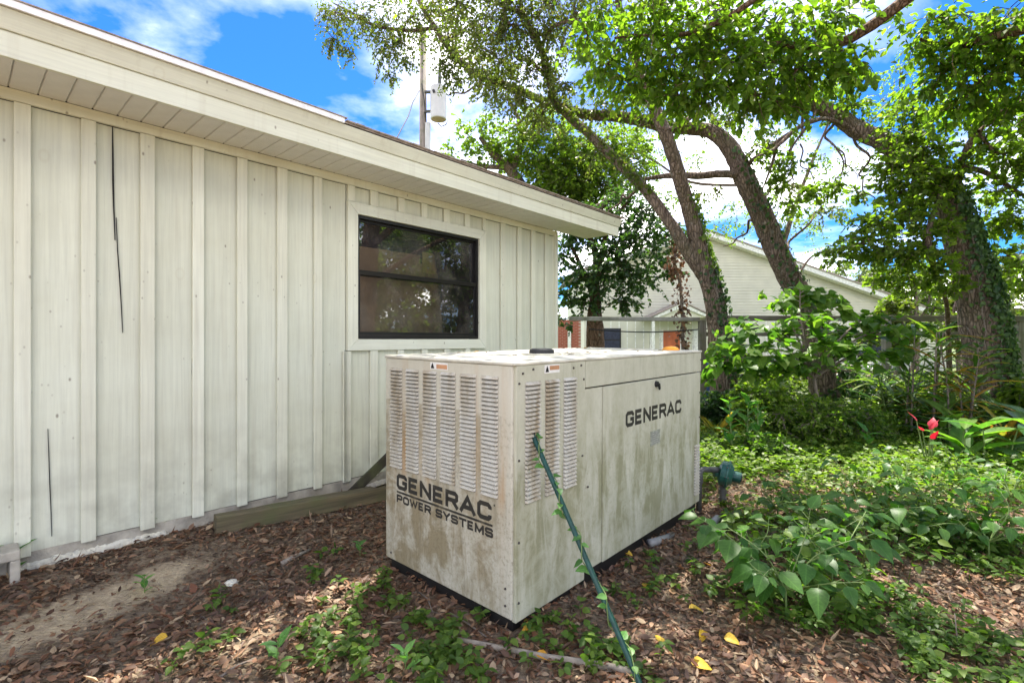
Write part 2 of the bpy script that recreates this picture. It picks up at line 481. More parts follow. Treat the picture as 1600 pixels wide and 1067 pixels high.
M['steel'] = plain('screw_steel', (.10, .09, .08), .5, .6)
M['green_metal'] = plain('green_enamel', (.005, .050, .033), .35, nscale=25, namt=.35)
M['reg_green'] = plain('regulator_green', (.010, .075, .055), .45, nscale=20, namt=.3, bump=.2)
M['pipe'] = plain('dark_iron_pipe', (.085, .085, .08), .6, .3, nscale=25, namt=.4)
M['pvc'] = plain('grey_pvc', (.24, .24, .235), .5, nscale=15, namt=.25)
M['orange'] = plain('orange_plastic', (.85, .33, .02), .45)
M['timber'] = None

def timber_mat(name, c0, c1, axis):
    m, nt, b, o = new_mat(name); h = N(nt)
    sc = [28, 28, 28]; sc[axis] = 1.6
    g = h.noise(h.coord(tuple(sc)), 1.0, 6, .65, .4); bl = h.noise(h.coord(), 5, 5)
    c = h.ramp(g, [(.3, c0), (.7, c1)])
    c = h.mix(h.ramp(bl, [(.45, 0.0), (.7, .6)]), c, (.09, .105, .035))
    h.l(c, b.inputs['Base Color']); b.inputs['Roughness'].default_value = .85
    h.l(h.bump(g, .6, .006), b.inputs['Normal'])
    return m
M['timber'] = timber_mat('weathered_timber', (.05, .042, .024), (.175, .14, .075), 0)
M['oldwood'] = timber_mat('grey_fence_wood', (.075, .065, .05), (.21, .19, .155), 0)
M['oldpost'] = timber_mat('grey_post_wood', (.12, .11, .09), (.30, .28, .24), 2)
M['darkwood'] = timber_mat('dark_wet_wood', (.014, .011, .008), (.05, .038, .027), 0)
M['polewood'] = timber_mat('pole_wood', (.16, .13, .11), (.32, .27, .22), 2)

def bark_mat(name, c0, c1, moss=.35):
    m, nt, b, o = new_mat(name); h = N(nt)
    wv = h.n('ShaderNodeTexNoise'); wv.inputs['Scale'].default_value = 5; wv.inputs['Detail'].default_value = 4; h.l(h.coord(), wv.inputs['Vector'])
    va = h.n('ShaderNodeVectorMath', operation='MULTIPLY_ADD'); va.inputs[1].default_value = (1.6, 1.6, 1.6)
    h.l(wv.outputs['Color'], va.inputs[0]); h.l(h.coord((24, 24, 6.5)), va.inputs[2])
    ridg = h.ramp(h.voro(va.outputs[0], 1.0, 'DISTANCE_TO_EDGE'), [(0, 0.0), (.28, 1.0)]); nz_ = h.noise(h.coord((16, 16, 4)), 1.5, 9, .7, .8); big = h.noise(h.coord(), 2.2, 4)
    c = h.ramp(nz_, [(.3, c0), (.66, c1)])
    c = h.mix(h.ramp(ridg, [(.0, .75), (.55, 0.0)]), c, tuple(x * .45 for x in c0))
    c = h.mix(h.ramp(big, [(.46, 0.0), (.72, moss)]), c, (.10, .115, .045))
    lich = h.noise(h.coord(loc=(4, 4, 4)), 11, 5)
    c = h.mix(h.ramp(lich, [(.62, 0.0), (.72, .5)]), c, (.36, .36, .30))
    h.l(c, b.inputs['Base Color']); b.inputs['Roughness'].default_value = .9; b.inputs['Specular IOR Level'].default_value = .2
    n1 = h.bump(ridg, .8, .03); h.l(h.bump(nz_, .6, .02, n1), b.inputs['Normal'])
    return m
M['bark'] = bark_mat('oak_bark', (.10, .072, .055), (.32, .24, .185), .3)
M['bark_red'] = bark_mat('brown_bark', (.09, .055, .035), (.25, .155, .10), .15)
M['twig'] = plain('twig_bark', (.17, .14, .11), .9, nscale=20, namt=.3)
M['stem'] = plain('green_stem', (.13, .19, .05), .6, nscale=20, namt=.3)
M['deadstick'] = plain('grey_dead_stick', (.27, .23, .18), .9, nscale=30, namt=.35, bump=.4)

M['leaf_oak'] = leaf_mat('oak_leaves', [(.05, .078, .016), (.085, .12, .022), (.12, .165, .03), (.13, .12, .04)], .58)
M['leaf_olive'] = leaf_mat('olive_oak_leaves', [(.065, .08, .024), (.09, .12, .028), (.13, .165, .04), (.14, .12, .06)], .55)
M['leaf_near'] = leaf_mat('broad_canopy_leaves', [(.075, .13, .018), (.105, .175, .024), (.14, .215, .03), (.185, .245, .035)], .7)
M['leaf_bright'] = leaf_mat('sunlit_leaves', [(.08, .13, .02), (.12, .185, .028), (.16, .23, .032), (.20, .25, .04)], .66)
M['leaf_dark'] = leaf_mat('dark_glossy_leaves', [(.03, .065, .024), (.05, .10, .034), (.08, .14, .04)], .48, rough=.35, spec=.5)
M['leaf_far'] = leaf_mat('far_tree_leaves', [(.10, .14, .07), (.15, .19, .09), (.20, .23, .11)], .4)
M['leaf_ivy'] = leaf_mat('ivy_leaves', [(.022, .055, .022), (.045, .09, .03), (.07, .13, .035)], .35, rough=.4)
M['leaf_vine_mass'] = leaf_mat('ivy_mass_leaves', [(.03, .075, .028), (.06, .12, .036), (.10, .18, .045)], .4, rough=.4)
M['leaf_cover'] = leaf_mat('ground_cover_leaves', [(.05, .105, .018), (.085, .16, .025), (.125, .215, .035), (.17, .245, .04)], .5)
M['leaf_sunny'] = leaf_mat('sunny_cover_leaves', [(.075, .14, .022), (.12, .20, .03), (.17, .25, .04), (.22, .285, .05)], .5)  # lighter copy of the cover leaves, sunlight put into the colour
M['leaf_heart'] = leaf_mat('heart_leaves', [(.07, .15, .025), (.105, .20, .032), (.145, .25, .04), (.19, .28, .045)], .58, kind='object', rough=.4)
M['leaf_weed'] = leaf_mat('broad_weed_leaves', [(.045, .12, .024), (.065, .16, .032), (.10, .205, .04)], .55, kind='object', rough=.4)
M['leaf_canna'] = leaf_mat('canna_leaves', [(.06, .15, .04), (.10, .2, .05), (.16, .26, .05)], .5, kind='object', rough=.35)
M['leaf_strap'] = leaf_mat('strap_leaves', [(.04, .10, .025), (.08, .15, .03), (.15, .2, .04)], .45, kind='object', rough=.4)
M['leaf_gold'] = leaf_mat('gold_strap_leaves', [(.16, .2, .03), (.30, .26, .04), (.36, .2, .04)], .45, kind='object', tcol=(1.4, 1.3, .6))
M['leaf_red'] = leaf_mat('red_leaves', [(.42, .02, .045), (.55, .06, .09)], .4, kind='object', tcol=(1.3, .5, .6))
M['leaf_vine'] = leaf_mat('vine_leaves', [(.07, .19, .05), (.11, .26, .06), (.16, .32, .08)], .45, kind='object')
M['leaf_yellow'] = leaf_mat('yellow_fallen_leaf', [(.55, .34, .02), (.62, .42, .05), (.55, .22, .02)], .2, kind='object', tcol=(1.2, 1.1, .6))
M['litter'] = leaf_mat('brown_leaf_litter', [(0.0429, 0.0225, 0.0137), (0.1348, 0.063, 0.0315), (0.2205, 0.1182, 0.063), (0.0797, 0.045, 0.0284), (0.1837, 0.1068, 0.0651), (0.3675, 0.2137, 0.1155), (0.1837, 0.0765, 0.0378), (0.098, 0.0563, 0.0357), (0.49, 0.36, 0.2205), (0.1163, 0.063, 0.0378), (0.294, 0.1688, 0.0945), (0.1715, 0.1013, 0.0672), (0.0612, 0.036, 0.0231), (0.4042, 0.27, 0.168)], .12, rough=.55, spec=.3, tcol=(1.2, 1, .7))

def ground_mat():
    m, nt, b, o = new_mat('forest_floor'); h = N(nt)
    co = h.coord()
    v1 = h.n('ShaderNodeTexVoronoi'); v1.inputs['Scale'].default_value = 38; h.l(h.coord((1, 1.6, 1)), v1.inputs['Vector'])
    sepc = h.n('ShaderNodeSeparateXYZ'); h.l(v1.outputs['Color'], sepc.inputs[0])
    leafc = h.ramp(sepc.outputs[0], [(0, (.035, .022, .015)), (.3, (.075, .045, .028)), (.6, (.12, .075, .045)), (1, (.17, .115, .075))])
    soil = h.ramp(h.noise(co, 30, 8, .7), [(.3, (.05, .038, .027)), (.7, (.20, .15, .10))])
    c = h.mix(.5, leafc, soil)
    # sandy bare patch and thin sandy soil next to it
    mp = h.n('ShaderNodeMapping'); mp.vector_type = 'TEXTURE'
    tcn = h.n('ShaderNodeTexCoord'); h.l(tcn.outputs['Object'], mp.inputs[0])
    mp.inputs['Location'].default_value = (-2.08, 2.52, 0); mp.inputs['Rotation'].default_value = (0, 0, R(62)); mp.inputs['Scale'].default_value = (.62, .20, 50)
    ln = h.n('ShaderNodeVectorMath', operation='LENGTH'); h.l(mp.outputs[0], ln.inputs[0])
    rad = h.math('ADD', ln.outputs['Value'], h.math('MULTIPLY', h.math('SUBTRACT', h.noise(co, 6, 6, .65), .5), 1.5))
    sand = h.ramp(h.noise(co, 70, 8, .85), [(.3, (.30, .225, .13)), (.5, (.54, .43, .275)), (.7, (.66, .55, .38))])
    peb = h.voro(h.coord(), 55); sand = h.mix(h.ramp(peb, [(.10, .6), (.2, 0.0)]), sand, (.17, .13, .085))
    c = h.mix(h.ramp(rad, [(.65, .97), (1.45, 0.0)]), c, sand)
    c = h.mix(h.math('MULTIPLY', h.ramp(rad, [(1.2, .8), (4.2, 0.0)]), h.ramp(h.noise(co, 14, 6, .7), [(.4, 0.0), (.62, 1.0)])), c, (.34, .265, .175))
    # mossy green and lawn farther off
    sx = h.n('ShaderNodeSeparateXYZ'); h.l(co, sx.inputs[0])
    gr = h.math('MULTIPLY', h.ramp(h.noise(co, 1.7, 5), [(.38, 0.0), (.6, 1.0)]), h.ramp(h.math('DIVIDE', sx.outputs[1], 10.0), [(.42, 0.0), (.62, .8)]))
    c = h.mix(gr, c, h.ramp(h.noise(co, 18, 5), [(.3, (.035, .06, .014)), (.7, (.09, .14, .03))]))
    lawn = h.ramp(h.math('DIVIDE', sx.outputs[1], 20.0), [(.5, 0.0), (.62, 1.0)])
    c = h.mix(lawn, c, h.ramp(h.noise(co, 9, 6), [(.3, (.06, .09, .03)), (.7, (.14, .17, .06))]))
    h.l(c, b.inputs['Base Color']); b.inputs['Roughness'].default_value = .92; b.inputs['Specular IOR Level'].default_value = .2
    n1 = h.bump(v1.outputs['Distance'], .5, .02); h.l(h.bump(h.noise(co, 150, 6, .8), .7, .012, n1), b.inputs['Normal'])
    return m
M['ground'] = ground_mat()

# ------------------------------------------------------------------ ground
def build_ground():
    xs = np.unique(np.concatenate([np.linspace(-6, 10, 161), np.linspace(-60, 60, 61), np.array([-1500, -700, -300, -120, 120, 300, 700, 1500])]))
    ys = np.unique(np.concatenate([np.linspace(-4, 12, 161), np.linspace(-60, 60, 61), np.array([-1500, -700, -300, -120, 120, 300, 700, 1500])]))
    X, Y = np.meshgrid(xs, ys)
    V = np.stack([X, Y, ground_z(X, Y)], -1).reshape(-1, 3)
    nx = len(xs); i, j = np.meshgrid(np.arange(nx - 1), np.arange(len(ys) - 1)); a = (j * nx + i).ravel()
    o = np_mesh('ground', V, np.stack([a, a + 1, a + nx + 1, a + nx], 1), M['ground'], True)
    tag(o, kind='structure')
build_ground()

# ------------------------------------------------------------------ the board-and-batten building
U0, U1 = -2.6, 5.08
Z_SILL, Z_FRZ, Z_SOF = 0.18, 2.635, 2.71
bo = wall_xy(0, 0)
bld = thing('building', 'cream board and batten building with a dark framed window under wide eaves', 'building', bo, WALL_ROT)
# local x = along wall, local y = -outward, z up
def wpart(name, mb, mat, parent=bld, bevel=0.0, smooth=False): return mb.build(name, mat, parent, smooth, bevel)
cent = [.263 - .281 * k for k in range(1, 11)][::-1] + [.263, .544, .825, 1.106, 1.387, 1.668, 1.949, 2.2, 2.459, 2.74, 3.01, 3.288, 3.564, 3.84, 4.10, 4.375, 4.63, 4.885, 5.08]
WU0, WU1, WZ0, WZ1 = 2.298, 3.729, 1.35, 2.405      # window opening
TU0, TU1, TZ0, TZ1 = 2.205, 3.825, 1.255, 2.50      # trim outer edge
def splits(z0, z1, u0, u1):
    """pieces of a vertical strip that miss the window trim"""
    if u1 > TU0 + .01 and u0 < TU1 - .01: return [(z0, TZ0 - .002), (TZ1 + .002, z1)]
    return [(z0, z1)]
rs = random.Random(3)
for a, b in zip(cent[:-1], cent[1:]):
    for z0, z1 in splits(Z_SILL, Z_FRZ - .001, a, b):
        dy = rs.uniform(0, .003)
        mb = MB()
        # thin slightly cupped board: front at y = 0
        n = 4; w = b - a - .006
        prof = [(a + .003 + w * i / n, .003 + dy + .006 * math.sin(math.pi * i / n)) for i in range(n + 1)] + [(b - .003, .02), (a + .003, .02)]
        mb.prism(prof, 0, 1, 2, z0 + rs.uniform(-.004, .004), z1)
        wpart('board', mb, M['siding'])
for i, c in enumerate(cent[:-1]):
    w = .034 if i % 3 else .038
    for z0, z1 in splits(Z_SILL - .015 + rs.uniform(-.006, .006), Z_FRZ - .002, c - w, c + w):
        if TU0 - .05 < c < TU0 + .05: z0, z1 = Z_SILL - .012, TZ0 - .004
        if TU1 - .05 < c < TU1 + .05: continue
        k = rs.uniform(-.004, .004)
        mb = MB().prism([(c - w + k, -.022), (c + w + k, -.022), (c + w + k, -.0035), (c - w + k, -.0035)], 0, 1, 2, z0, z1)
        wpart('batten', mb, M['trim'], bevel=.003)
# short batten and narrow board left of the window trim, above it
wpart('batten', MB().box((TU0 + .004, -.022, TZ1 + .003), (TU0 + .07, -.0035, Z_FRZ - .002)), M['trim'], bevel=.003)
wpart('batten', MB().box((TU1 - .04, -.022, TZ1 + .003), (TU1 - .001, -.0035, Z_FRZ - .002)), M['trim'], bevel=.003)
wpart('corner_board', MB().box((U1 - .03, -.026, Z_SILL - .012), (U1 + .02, .1, Z_SOF - .03)), M['trim'], bevel=.003)
wpart('frieze_board', MB().box((U0, -.024, Z_FRZ), (U1 + .021, .0, Z_SOF - .012)), M['trim_h'], bevel=.003)
# wall core with window opening, end wall, back wall
core = MB()
core.box((U0, .022, .12), (WU0 - .002, .11, Z_SOF + .09)); core.box((WU1 + .002, .022, .12), (U1 - .031, .11, Z_SOF + .09))
core.box((WU0 - .002, .022, .12), (WU1 + .002, .11, WZ0 - .004)); core.box((WU0 - .002, .022, WZ1 + .004), (WU1 + .002, .11, Z_SOF + .09))
core.box((U1 - .09, .111, .12), (U1 - .002, 7, Z_SOF + .09)); core.box((U0, 6.9, .12), (U1 - .091, 7, Z_SOF + .09)); core.box((U0, .111, .12), (U0 + .1, 6.899, Z_SOF))
core.box((U0 + .101, .111, .1), (U1 - .091, 6.899, .16)); core.box((U0 + .101, .111, Z_SOF - .06), (U1 - .091, 6.899, Z_SOF - .01))
wpart('wall_core', core, M['room'])
for k in range(24):
    wpart('end_board', MB().box((U1 - .001, .105 + k * .285, Z_SILL), (U1 + .018, .105 + k * .285 + .28, Z_SOF + .02)), M['siding'])
gab = MB().prism([(.1, Z_SOF + .021), (6.95, Z_SOF + .021), (3.5, Z_SOF + 1.0)], 1, 2, 0, U1 - .08, U1 + .017)
wpart('gable_panel', gab, M['siding'])
wpart('foundation', MB().box((U0, .012, -.35), (U1 + .002, .2, Z_SILL - .004)), M['concrete'])
def lumpy_strip(u0, u1):
    mb = MB(); n = 60; rows = []
    for i in range(n + 1):
        u = u0 + (u1 - u0) * i / n
        e = min(1, i / 5, (n - i) / 2)
        t = .035 + .03 * e + rs.uniform(-.008, .008)
        rows.append([(u, .011, t + .055), (u, -.006 * e + rs.uniform(-.003, .003), t + .045 + rs.uniform(-.006, .006)), (u, -.014 * e + rs.uniform(-.004, .004), t - .005), (u, -.03 * e, -.02)])
    v = [p for r in rows for p in r]
    f = [(i * 4 + k, i * 4 + k + 1, i * 4 + k + 5, i * 4 + k + 4) for i in range(n) for k in range(3)]
    mb.add(v, f); return mb
wpart('whitewashed_footing', lumpy_strip(.22, .95), M['whitewash'])

# window trim, frame, sashes
def trim_piece(v4):
    # v4 quad in (u,z), mitred; depth -.026 .. 0
    vs_ = [(u, -.028, z) for u, z in v4] + [(u, .021, z) for u, z in v4]
    return MB().add(vs_, [(0, 1, 2, 3), (7, 6, 5, 4), (0, 4, 5, 1), (1, 5, 6, 2), (2, 6, 7, 3), (3, 7, 4, 0)])
g = .001
wpart('window_trim', trim_piece([(TU0, TZ1), (TU1, TZ1), (WU1 - g, WZ1), (WU0 + g, WZ1)]), M['trim_h'], bevel=.002)
wpart('window_trim', trim_piece([(TU0, TZ0), (WU0 + g, WZ0), (WU1 - g, WZ0), (TU1, TZ0)]), M['trim_h'], bevel=.002)
wpart('window_trim', trim_piece([(TU0, TZ0 + g), (TU0, TZ1 - g), (WU0, WZ1 - g), (WU0, WZ0 + g)]), M['trim'], bevel=.002)
wpart('window_trim', trim_piece([(TU1, TZ0 + g), (WU1, WZ0 + g), (WU1, WZ1 - g), (TU1, TZ1 - g)]), M['trim'], bevel=.002)
def ring(u0, u1, z0, z1, t, tb, y0, y1):
    mb = MB()
    mb.box((u0, y0, z0), (u1, y1, z0 + tb)); mb.box((u0, y0, z1 - t), (u1, y1, z1))
    mb.box((u0, y0, z0 + tb), (u0 + t, y1, z1 - t)); mb.box((u1 - t, y0, z0 + tb), (u1, y1, z1 - t)); return mb
win = wpart('window', ring(WU0 + .003, WU1 - .003, WZ0 + .003, WZ1 - .003, .022, .03, -.006, .085), M['bronze'])
ZR = 1.905
lo = wpart('sash', ring(WU0 + .026, WU1 - .026, WZ0 + .034, ZR + .03, .016, .03, .012, .036), M['bronze'], win)
up = wpart('sash', ring(WU0 + .026, WU1 - .026, ZR - .012, WZ1 - .026, .018, .03, .040, .062), M['bronze'], win)
wpart('rail', MB().prism([(.004, ZR - .004), (.012, ZR + .028), (.004, ZR + .036), (-.002, ZR + .03)][::-1], 1, 2, 0, WU0 + .026, WU1 - .026), M['bronze'], win)
wpart('pane', MB().box((WU0 + .043, .023, WZ0 + .065), (WU1 - .043, .026, ZR + .013)), M['glass'], win)
wpart('pane', MB().box((WU0 + .045, .050, ZR + .019), (WU1 - .045, .053, WZ1 - .045)), M['glass'], win)
wpart('reflection_panel', MB().box((WU0, .14, WZ0 - .02), (WU0 + .78, .15, 2.17)), M['reflection_panel'], win)  # flat panels behind the glass that stand in for a stepped brown reflection
wpart('reflection_panel', MB().box((WU0 + .782, .143, WZ0 - .02), (WU1, .153, 2.09)), M['reflection_panel'], win)
wpart('reflection_panel', MB().box((WU0 + .80, .128, 2.0), (WU1 - .03, .136, 2.205)), M['reflection_panel2'], win)
wpart('blue_reflection', MB().box((WU0 - .05, .30, 2.12), (WU0 + .62, .31, WZ1 + .05)), M['navy'], win)  # flat panels that imitate the dark blue reflection in the upper pane
wpart('blue_reflection', MB().box((WU0 + .60, .33, 2.0), (WU0 + 1.0, .34, 2.36)), M['navy'], win)

# cracks, slits and scrapes in the boards: slivers of open wood
def crack(pts, w, name='crack', parent=bld):
    mb = MB(); v = []
    n = len(pts)
    for i, (u, z) in enumerate(pts):
        ww = w * (math.sin(math.pi * (i + .15) / (n - .7)) * .8 + .2)
        v += [(u - ww, .0015, z), (u + ww, .0015, z), (u + ww, .015, z), (u - ww, .015, z)]
    f = []
    for i in range(n - 1):
        a = i * 4
        for k in range(4): f.append((a + k, a + (k + 1) % 4, a + 4 + (k + 1) % 4, a + 4 + k))
    f += [(0, 1, 2, 3), (n * 4 - 1, n * 4 - 2, n * 4 - 3, n * 4 - 4)]
    mb.add(v, f); return mb.build(name, M['dark'], parent)
def wall_uz(px, py):
    a = (px - 800) / F; d = WALL_D / (S_ - C_ * a)
    return (d * (S_ * a + C_), HC - (py - HY) / F * d)
crack([wall_uz(*p) for p in [(176, 192), (176.5, 230), (177, 280), (178, 320), (180, 375)]], .0042)
crack([wall_uz(*p) for p in [(182, 340), (184, 390), (187, 430), (190, 480), (192, 520)]], .0022)
crack([wall_uz(*p) for p in [(132, 182), (132, 200), (132, 216)]], .004)
crack([wall_uz(*p) for p in [(75, 670), (76.5, 710), (78, 755), (80, 800), (81, 838)]], .0019)
crack([wall_uz(*p) for p in [(300.5, 560), (301, 580), (301, 600)]], .004)
crack([wall_uz(*p) for p in [(301.5, 640), (301.5, 680), (302, 720), (302, 790)]], .0025)
crack([wall_uz(*p) for p in [(372, 520), (377, 524), (381, 535), (382, 548)]], .006, 'scrape')

# eaves
EV = .475
nsp = 71
sp_mesh = MB().prism([(0, .007), (.005, .0), (.110, .0), (.115, .007), (.115, .014), (0, .014)], 0, 2, 1, -EV + .02, -.026).mesh('soffit_panel', M['soffit'])
for k in range(nsp):
    o = bpy.data.objects.new('soffit_panel', sp_mesh); link(o, bld); o.location = (U0 + k * .117, 0, Z_SOF - .012 + rs.uniform(-.001, .001))
wpart('soffit_backing', MB().box((U0, -EV + .02, Z_SOF + .004), (5.78, -.001, Z_SOF + .012)), M['soffit'])
UE = 5.80
wpart('fascia_board', MB().box((U0, -EV - .002, Z_SOF - .03), (UE, -EV + .019, Z_SOF + .092)), M['trim_h'], bevel=.003)
wpart('fascia_cap', MB().prism([(-EV + .01, Z_SOF + .093), (-EV - .012, Z_SOF + .093), (-EV - .05, Z_SOF + .178), (-EV - .03, Z_SOF + .186), (-EV + .02, Z_SOF + .186)], 1, 2, 0, U0, UE + .012), M['trim_h'], bevel=.002)
wpart('drip_edge', MB().prism([(-EV - .070, Z_SOF + .180), (-EV - .070, Z_SOF + .214), (.6, Z_SOF + .47), (.6, Z_SOF + .455), (-EV, Z_SOF + .187)], 1, 2, 0, U0, 1.88), M['drip'])
def roof_sheet(u0, u1, y0, z0, t):
    mb = MB(); sl = .25
    mb.prism([(y0, z0), (y0, z0 + t), (3.5, z0 + t + (3.5 - y0) * sl), (3.5, z0 + (3.5 - y0) * sl)], 1, 2, 0, u0, u1)
    mb.prism([(7.6, z0), (3.501, z0 + (3.5 - y0) * sl), (3.501, z0 + t + (3.5 - y0) * sl), (7.6, z0 + t)], 1, 2, 0, u0, u1)
    return mb
wpart('roof', roof_sheet(U0, UE + .01, -EV - .052, Z_SOF + .188, .012), M['shingle'])
rv = MB()
for k in range(54):
    u = 1.9 + k * (UE - 1.9) / 54
    w = (UE - 1.9) / 54
    rv.box((u + .003, -EV - .066 + rs.uniform(-.006, .004), Z_SOF + .2005), (u + w - .003, -EV + .3, Z_SOF + .2085 + rs.uniform(0, .004)))
sh = wpart('shingle_course', rv, M['shingle']); sh['kind'] = 'stuff'
wpart('starter_strip', MB().box((U0, -EV - .076, Z_SOF + .2155), (1.9, -EV + .1, Z_SOF + .222)), M['shingle'])
wpart('rake_board', MB().prism([(-EV + .02, Z_SOF + .0), (-EV + .02, Z_SOF + .18), (3.5, Z_SOF + 1.16), (3.5, Z_SOF + .98)], 1, 2, 0, UE - .02, UE), M['trim_h'])

# ------------------------------------------------------------------ generator
GL, GW, GH = 2.17, 1.015, 1.24
gen = thing('generator', 'weathered beige standby generator cabinet with louvred panels beside the building', 'generator', (0.006, 2.32, gz(.7, 3) - .004), WALL_ROT)
gen.rotation_euler = (R(.75), R(-.55), WALL_ROT)
def gp(name, mb, mat, parent=gen, bevel=0.0, smooth=False): return mb.build(name, mat, parent, smooth, bevel)
gp('base_frame', MB().box((.025, .025, -.06), (GL - .02, GW - .02, .075)), M['black'])
gp('core', MB().box((.03, .03, .076), (GL - .03, GW - .03, GH - .03)), M['dark'])
front = gp('end_panel', MB().box((0, .012, .062), (.028, GW, GH - .004)), [M['gen_front']], bevel=.006)
side = gp('side_panel', MB().box((.012, -.004, .05), (.573, .022, GH - .004)), M['gen_side'], bevel=.004)
gp('filler_panel', MB().box((.577, .002, .085), (.752, .024, 1.083)), M['gen_side'], bevel=.003)
door = gp('access_door', MB().box((.756, -.004, .083), (2.034, .022, 1.083)), M['gen_side'], bevel=.004)
gp('filler_panel', MB().box((2.038, .002, .083), (GL, .024, 1.083)), M['gen_side'], bevel=.003)
gp('header_panel', MB().box((.577, -.003, 1.091), (GL, .024, GH - .004)), M['gen_side'], bevel=.003)
gp('end_panel', MB().box((GL - .028, .026, .045), (GL, GW, GH - .004)), M['gen_side'], bevel=.004)
gp('back_panel', MB().box((.03, GW - .025, .045), (GL - .03, GW, GH - .004)), M['gen_side'])
top = gp('top_cover', MB().box((-.006, -.008, GH - .003), (GL + .006, GW + .006, GH + .012)), M['gen_top'], bevel=.005)
# louvre: pressed hood, open at its lower lip
def louver_mesh(w):
    mb = MB(); h = .0165
    # x across, y outward negative, z up
    prof = [(0, h), (-.006, h * .72), (-.0135, h * .18), (-.0125, h * .06), (-.001, h * .34)]
    n = 5
    v = []; f = []
    xs = [0, .006, w - .006, w]; sc = [.15, 1, 1, .15]
    for x, s in zip(xs, sc):
        for a, b in prof: v.append((x, a * s, b))
    m = []
    for i in range(3):
        for k in range(4):
            f.append((i * n + k, i * n + k + 1, (i + 1) * n + k + 1, (i + 1) * n + k)); m.append(1 if k == 3 else 0)
    mb.add([p for p in v], f)
    mb.m = m
    # dark slot just below the lip
    mb.add([(.003, -.0012, -.0035), (w - .003, -.0012, -.0035), (w - .003, -.0012, h * .4), (.003, -.0012, h * .4)], [(0, 1, 2, 3)], 1)
    return mb.mesh('louver', [M['gen_louver'], M['dark']])
LV = louver_mesh(.113); LVs = louver_mesh(.092)
for c in range(6):
    for k in range(28):
        o = bpy.data.objects.new('louver', LV); link(o, front)
        o.rotation_euler = (0, 0, R(-90)); o.location = (-.0005, .098 + c * .1505 + .113, .610 + k * .0206)
for c in range(3):
    for k in range(28):
        o = bpy.data.objects.new('louver', LV); link(o, side); o.location = (.072 + c * .151, -.0045, .590 + k * .0204)
endp = [q for q in gen.children if q.name.startswith('filler_panel')][1]
for k in range(17):
    o = bpy.data.objects.new('louver', LVs); link(o, endp); o.location = (2.062, .0015, .15 + k * .0228)

GLYPH = {
 'G': [([(1, .72), (1, .84), (.84, 1), (.16, 1), (0, .84), (0, .16), (.16, 0), (.84, 0), (1, .16), (1, .47), (.55, .47)], 0)],
 'E': [([(1, 1), (0, 1), (0, 0), (1, 0)], 0), ([(0, .5), (.88, .5)], 0)],
 'N': [([(0, 0), (0, 1)], 3), ([(1, 0), (1, 1)], 3), ([(0, 1), (1, 0)], 0)],
 'R': [([(0, 0), (0, 1), (.84, 1), (1, .88), (1, .58), (.84, .46), (0, .46)], 1), ([(.55, .46), (1, 0)], 2)],
 'A': [([(0, 0), (.5, 1), (1, 0)], 3), ([(.2, .28), (.8, .28)], 0)],
 'C': [([(1, .70), (1, .84), (.84, 1), (.16, 1), (0, .84), (0, .16), (.16, 0), (.84, 0), (1, .16), (1, .30)], 0)],
 'P': [([(0, 0), (0, 1), (.84, 1), (1, .88), (1, .56), (.84, .43), (0, .43)], 1)],
 'O': [([(.5, 1), (.16, 1), (0, .84), (0, .16), (.16, 0), (.84, 0), (1, .16), (1, .84), (.84, 1), (.5, 1)], 0)],
 'W': [([(0, 1), (.26, 0), (.5, .9), (.74, 0), (1, 1)], 3)],
 'S': [([(1, .74), (1, .87), (.86, 1), (.14, 1), (0, .87), (0, .64), (.14, .5), (.86, .5), (1, .36), (1, .13), (.86, 0), (.14, 0), (0, .13), (0, .26)], 0)],
 'Y': [([(0, 1), (.5, .45), (1, 1)], 3), ([(.5, .45), (.5, 0)], 2)],
 'T': [([(0, 1), (1, 1)], 3), ([(.5, 1), (.5, 0)], 2)],
 'M': [([(0, 0), (0, 1)], 3), ([(1, 0), (1, 1)], 3), ([(0, 1), (.5, .15), (1, 1)], 0)],
}
def glyph_mesh(ch, w, h, st):
    """printed letter: mitred ribbons on a box w x h, stroke width st; x along, y up, z out"""
    mb = MB(); r = st / 2
    for k, (pts, ext) in enumerate(GLYPH[ch]):
        p = [Vector((r + x * (w - st), r + y * (h - st), 0)) for x, y in pts]
        d0 = (p[1] - p[0]).normalized(); d1 = (p[-1] - p[-2]).normalized()
        if ext & 1: p[0] = p[0] - d0 * r
        if ext & 2: p[-1] = p[-1] + d1 * r
        z = .0004 + k * .00025; v = []; n = len(p)
        for i in range(n):
            a = (p[i] - p[i - 1]).normalized() if i else d0
            b = (p[i + 1] - p[i]).normalized() if i < n - 1 else d1
            if i in (0, n - 1) and (p[0] - p[-1]).length < 1e-6: a = b = d0
            t = (a + b).normalized() if (a + b).length > .05 else a
            m = min(1.7, 1 / max(.3, t.dot(a)))
            o_ = Vector((-t.y, t.x, 0)) * r * m
            v += [p[i] + o_ + Vector((0, 0, z)), p[i] - o_ + Vector((0, 0, z))]
        mb.add(v, [(2 * i, 2 * i + 1, 2 * i + 3, 2 * i + 2) for i in range(n - 1)])
    return mb.mesh('letter_' + ch, M['ink'])
def lettering(body, parent, mat, width, h, st, gap, wide={}):
    """letters spread over the width; mat carries the text plane into the panel"""
    tot = sum(wide.get(c, 1.0) if c != ' ' else .45 for c in body); u = (width - gap * (len(body) - 1)) / tot; x = 0
    cache = {}
    for c in body:
        w = u * (wide.get(c, 1.0) if c != ' ' else .45)
        if c != ' ':
            if c not in cache: cache[c] = glyph_mesh(c, w, h, st)
            o = bpy.data.objects.new('letter', cache[c]); link(o, parent); o.matrix_local = mat @ Matrix.Translation((x, 0, 0))
        x += w + gap
RF = Matrix(((0, 0, -1, 0), (-1, 0, 0, 0), (0, 1, 0, 0), (0, 0, 0, 1)))
